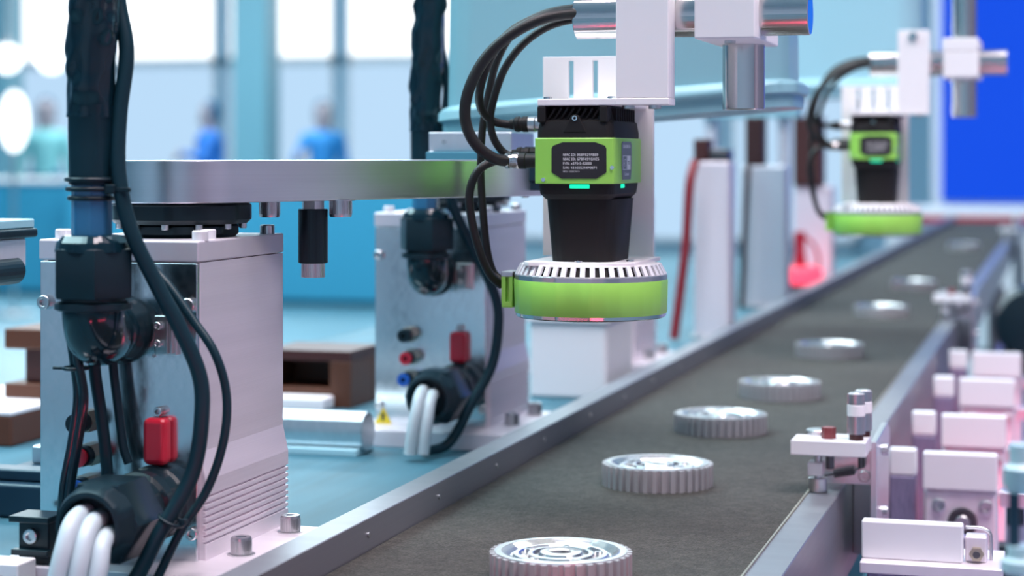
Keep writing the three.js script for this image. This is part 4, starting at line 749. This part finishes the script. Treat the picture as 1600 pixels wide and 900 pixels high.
{
  const o = [-7.38, fy, 12.44], t = thing('floor_lamp', 'tall glowing oval floor lamp left of the sleeved hose', 'floor lamp', o);
  part('base', cyl(0.16, 0.03, 32), M.steel, t, o); part('pole', cyl(0.015, 1.2, 12), M.steel, t, o);
  part('shade', new THREE.SphereGeometry(0.1, 24, 16).scale(1, 2.2, 1), M.bulb, t, [o[0], 0.27, o[2]]);
  const L = new THREE.PointLight(lin(0.95, 0.98, 1), 2); L.position.y = 1.42; t.add(L);
}
function person(label, p, turn, hair, top, bottom, pose) {
  const N = 72, S = 2.0, mc = new MarchingCubes(N, new THREE.MeshBasicMaterial(), false, false, 60000), skin = [0.3, 0.25, 0.28];
  const B = [ // from, to, radii, colour
    [[0, 1.5, 0], [0, 1.64, 0.015], 0.085, 0.088, skin], [[0, 1.585, -0.02], [0, 1.67, -0.025], 0.095, 0.09, hair], [[0, 1.56, 0.095], [0, 1.535, 0.105], 0.014, 0.018, skin],
    [[0, 1.38, 0], [0, 1.5, 0], 0.055, 0.055, skin], [[-0.09, 1.33, 0], [0.09, 1.33, 0], 0.1, 0.1, top], [[0, 1.3, 0], [0, 1.0, 0], 0.15, 0.135, top], [[-0.06, 0.95, 0], [0.06, 0.95, 0], 0.13, 0.13, bottom],
    [[0.09, 0.92, 0], [0.1, 0.5, 0.02], 0.085, 0.058, bottom], [[0.1, 0.5, 0.02], [0.1, 0.1, -0.01], 0.058, 0.042, bottom], [[0.1, 0.05, -0.02], [0.11, 0.04, 0.14], 0.045, 0.035, [0.02, 0.02, 0.03]],
    [[-0.09, 0.92, 0], [-0.1, 0.5, 0.02], 0.085, 0.058, bottom], [[-0.1, 0.5, 0.02], [-0.1, 0.1, -0.01], 0.058, 0.042, bottom], [[-0.1, 0.05, -0.02], [-0.11, 0.04, 0.14], 0.045, 0.035, [0.02, 0.02, 0.03]]];
  for (const s of [1, -1]) { const e = pose[s > 0 ? 0 : 1]; B.push([[s * 0.18, 1.36, 0], [s * e[0][0], e[0][1], e[0][2]], 0.058, 0.045, top], [[s * e[0][0], e[0][1], e[0][2]], [s * e[1][0], e[1][1], e[1][2]], 0.043, 0.032, top], [[s * e[1][0], e[1][1], e[1][2]], [s * e[1][0], e[1][1] - 0.07, e[1][2] + 0.06], 0.036, 0.028, skin]); }
  const dist = (q, b) => { const [a, c, r0, r1] = b, d = [c[0] - a[0], c[1] - a[1], c[2] - a[2]], w = [q[0] - a[0], q[1] - a[1], q[2] - a[2]], L = d[0] ** 2 + d[1] ** 2 + d[2] ** 2, t = Math.max(0, Math.min(1, (w[0] * d[0] + w[1] * d[1] + w[2] * d[2]) / L)); return Math.hypot(w[0] - d[0] * t, w[1] - d[1] * t, w[2] - d[2] * t) - (r0 + (r1 - r0) * t); };
  const half = N / 2; mc.isolation = 0;
  for (let k = 0; k < N; k++) for (let j = 0; j < N; j++) for (let i = 0; i < N; i++) { const q = [(i - half) / half * S / 2, (j - half) / half * S / 2 + 0.9, (k - half) / half * S / 2]; let m = 9; for (const b of B) { const d = dist(q, b), h = Math.max(0.03 - Math.abs(m - d), 0) / 0.03; m = Math.min(m, d) - h * h * 0.03 / 4; } mc.field[i + j * N + k * N * N] = -m; }
  mc.update(); const n = mc.count, g = new THREE.BufferGeometry(), pa = mc.positionArray.slice(0, n * 3), na = mc.normalArray.slice(0, n * 3), col = [];
  for (let i = 0; i < n; i++) { const q = [pa[i * 3] * S / 2, pa[i * 3 + 1] * S / 2 + 0.9, pa[i * 3 + 2] * S / 2]; pa.set(q, i * 3); let m = 9, c = skin; for (const b of B) { const d = dist(q, b); if (d < m) { m = d; c = b[4]; } } col.push(...c); }
  g.setAttribute('position', new THREE.BufferAttribute(pa, 3)); g.setAttribute('normal', new THREE.BufferAttribute(na, 3)); g.setAttribute('color', new THREE.Float32BufferAttribute(col, 3));
  const t = thing('person', label, 'person', p); t.rotation.y = turn;
  const b = part('body', g, M.person, t); b.position.set(0, 0, 0);
}
std('person', 0xffffff, 0.7, 0, { vertexColors: true });
const down = [[0.24, 1.08, 0], [0.25, 0.85, 0.06]], raised = [[0.3, 1.14, 0.08], [0.3, 1.2, 0.3]];
person('distant person in a blue shirt facing left beside the pale column', [-8.58, fy, 18.33], -1.1, [0.02, 0.07, 0.14], [0.01, 0.14, 0.5], [0.01, 0.06, 0.22], [raised, down]);
person('distant person with dark hair and blue shirt between the columns', [-7.45, fy, 18.67], 0.6, [0.02, 0.08, 0.14], [0.02, 0.22, 0.55], [0.01, 0.08, 0.2], [down, raised]);
person('distant person with dark hair and teal shirt left of the sleeved hose', [-9.71, fy, 16.97], 0.4, [0.01, 0.05, 0.1], [0.2, 0.5, 0.52], [0.05, 0.15, 0.25], [down, down]);

scene.traverse((o) => { if (o.isMesh) { o.castShadow = true; o.receiveShadow = true; } if (o.isPointLight || o.isSpotLight || o.isDirectionalLight) o.castShadow = true; });
renderer.render(scene, camera);
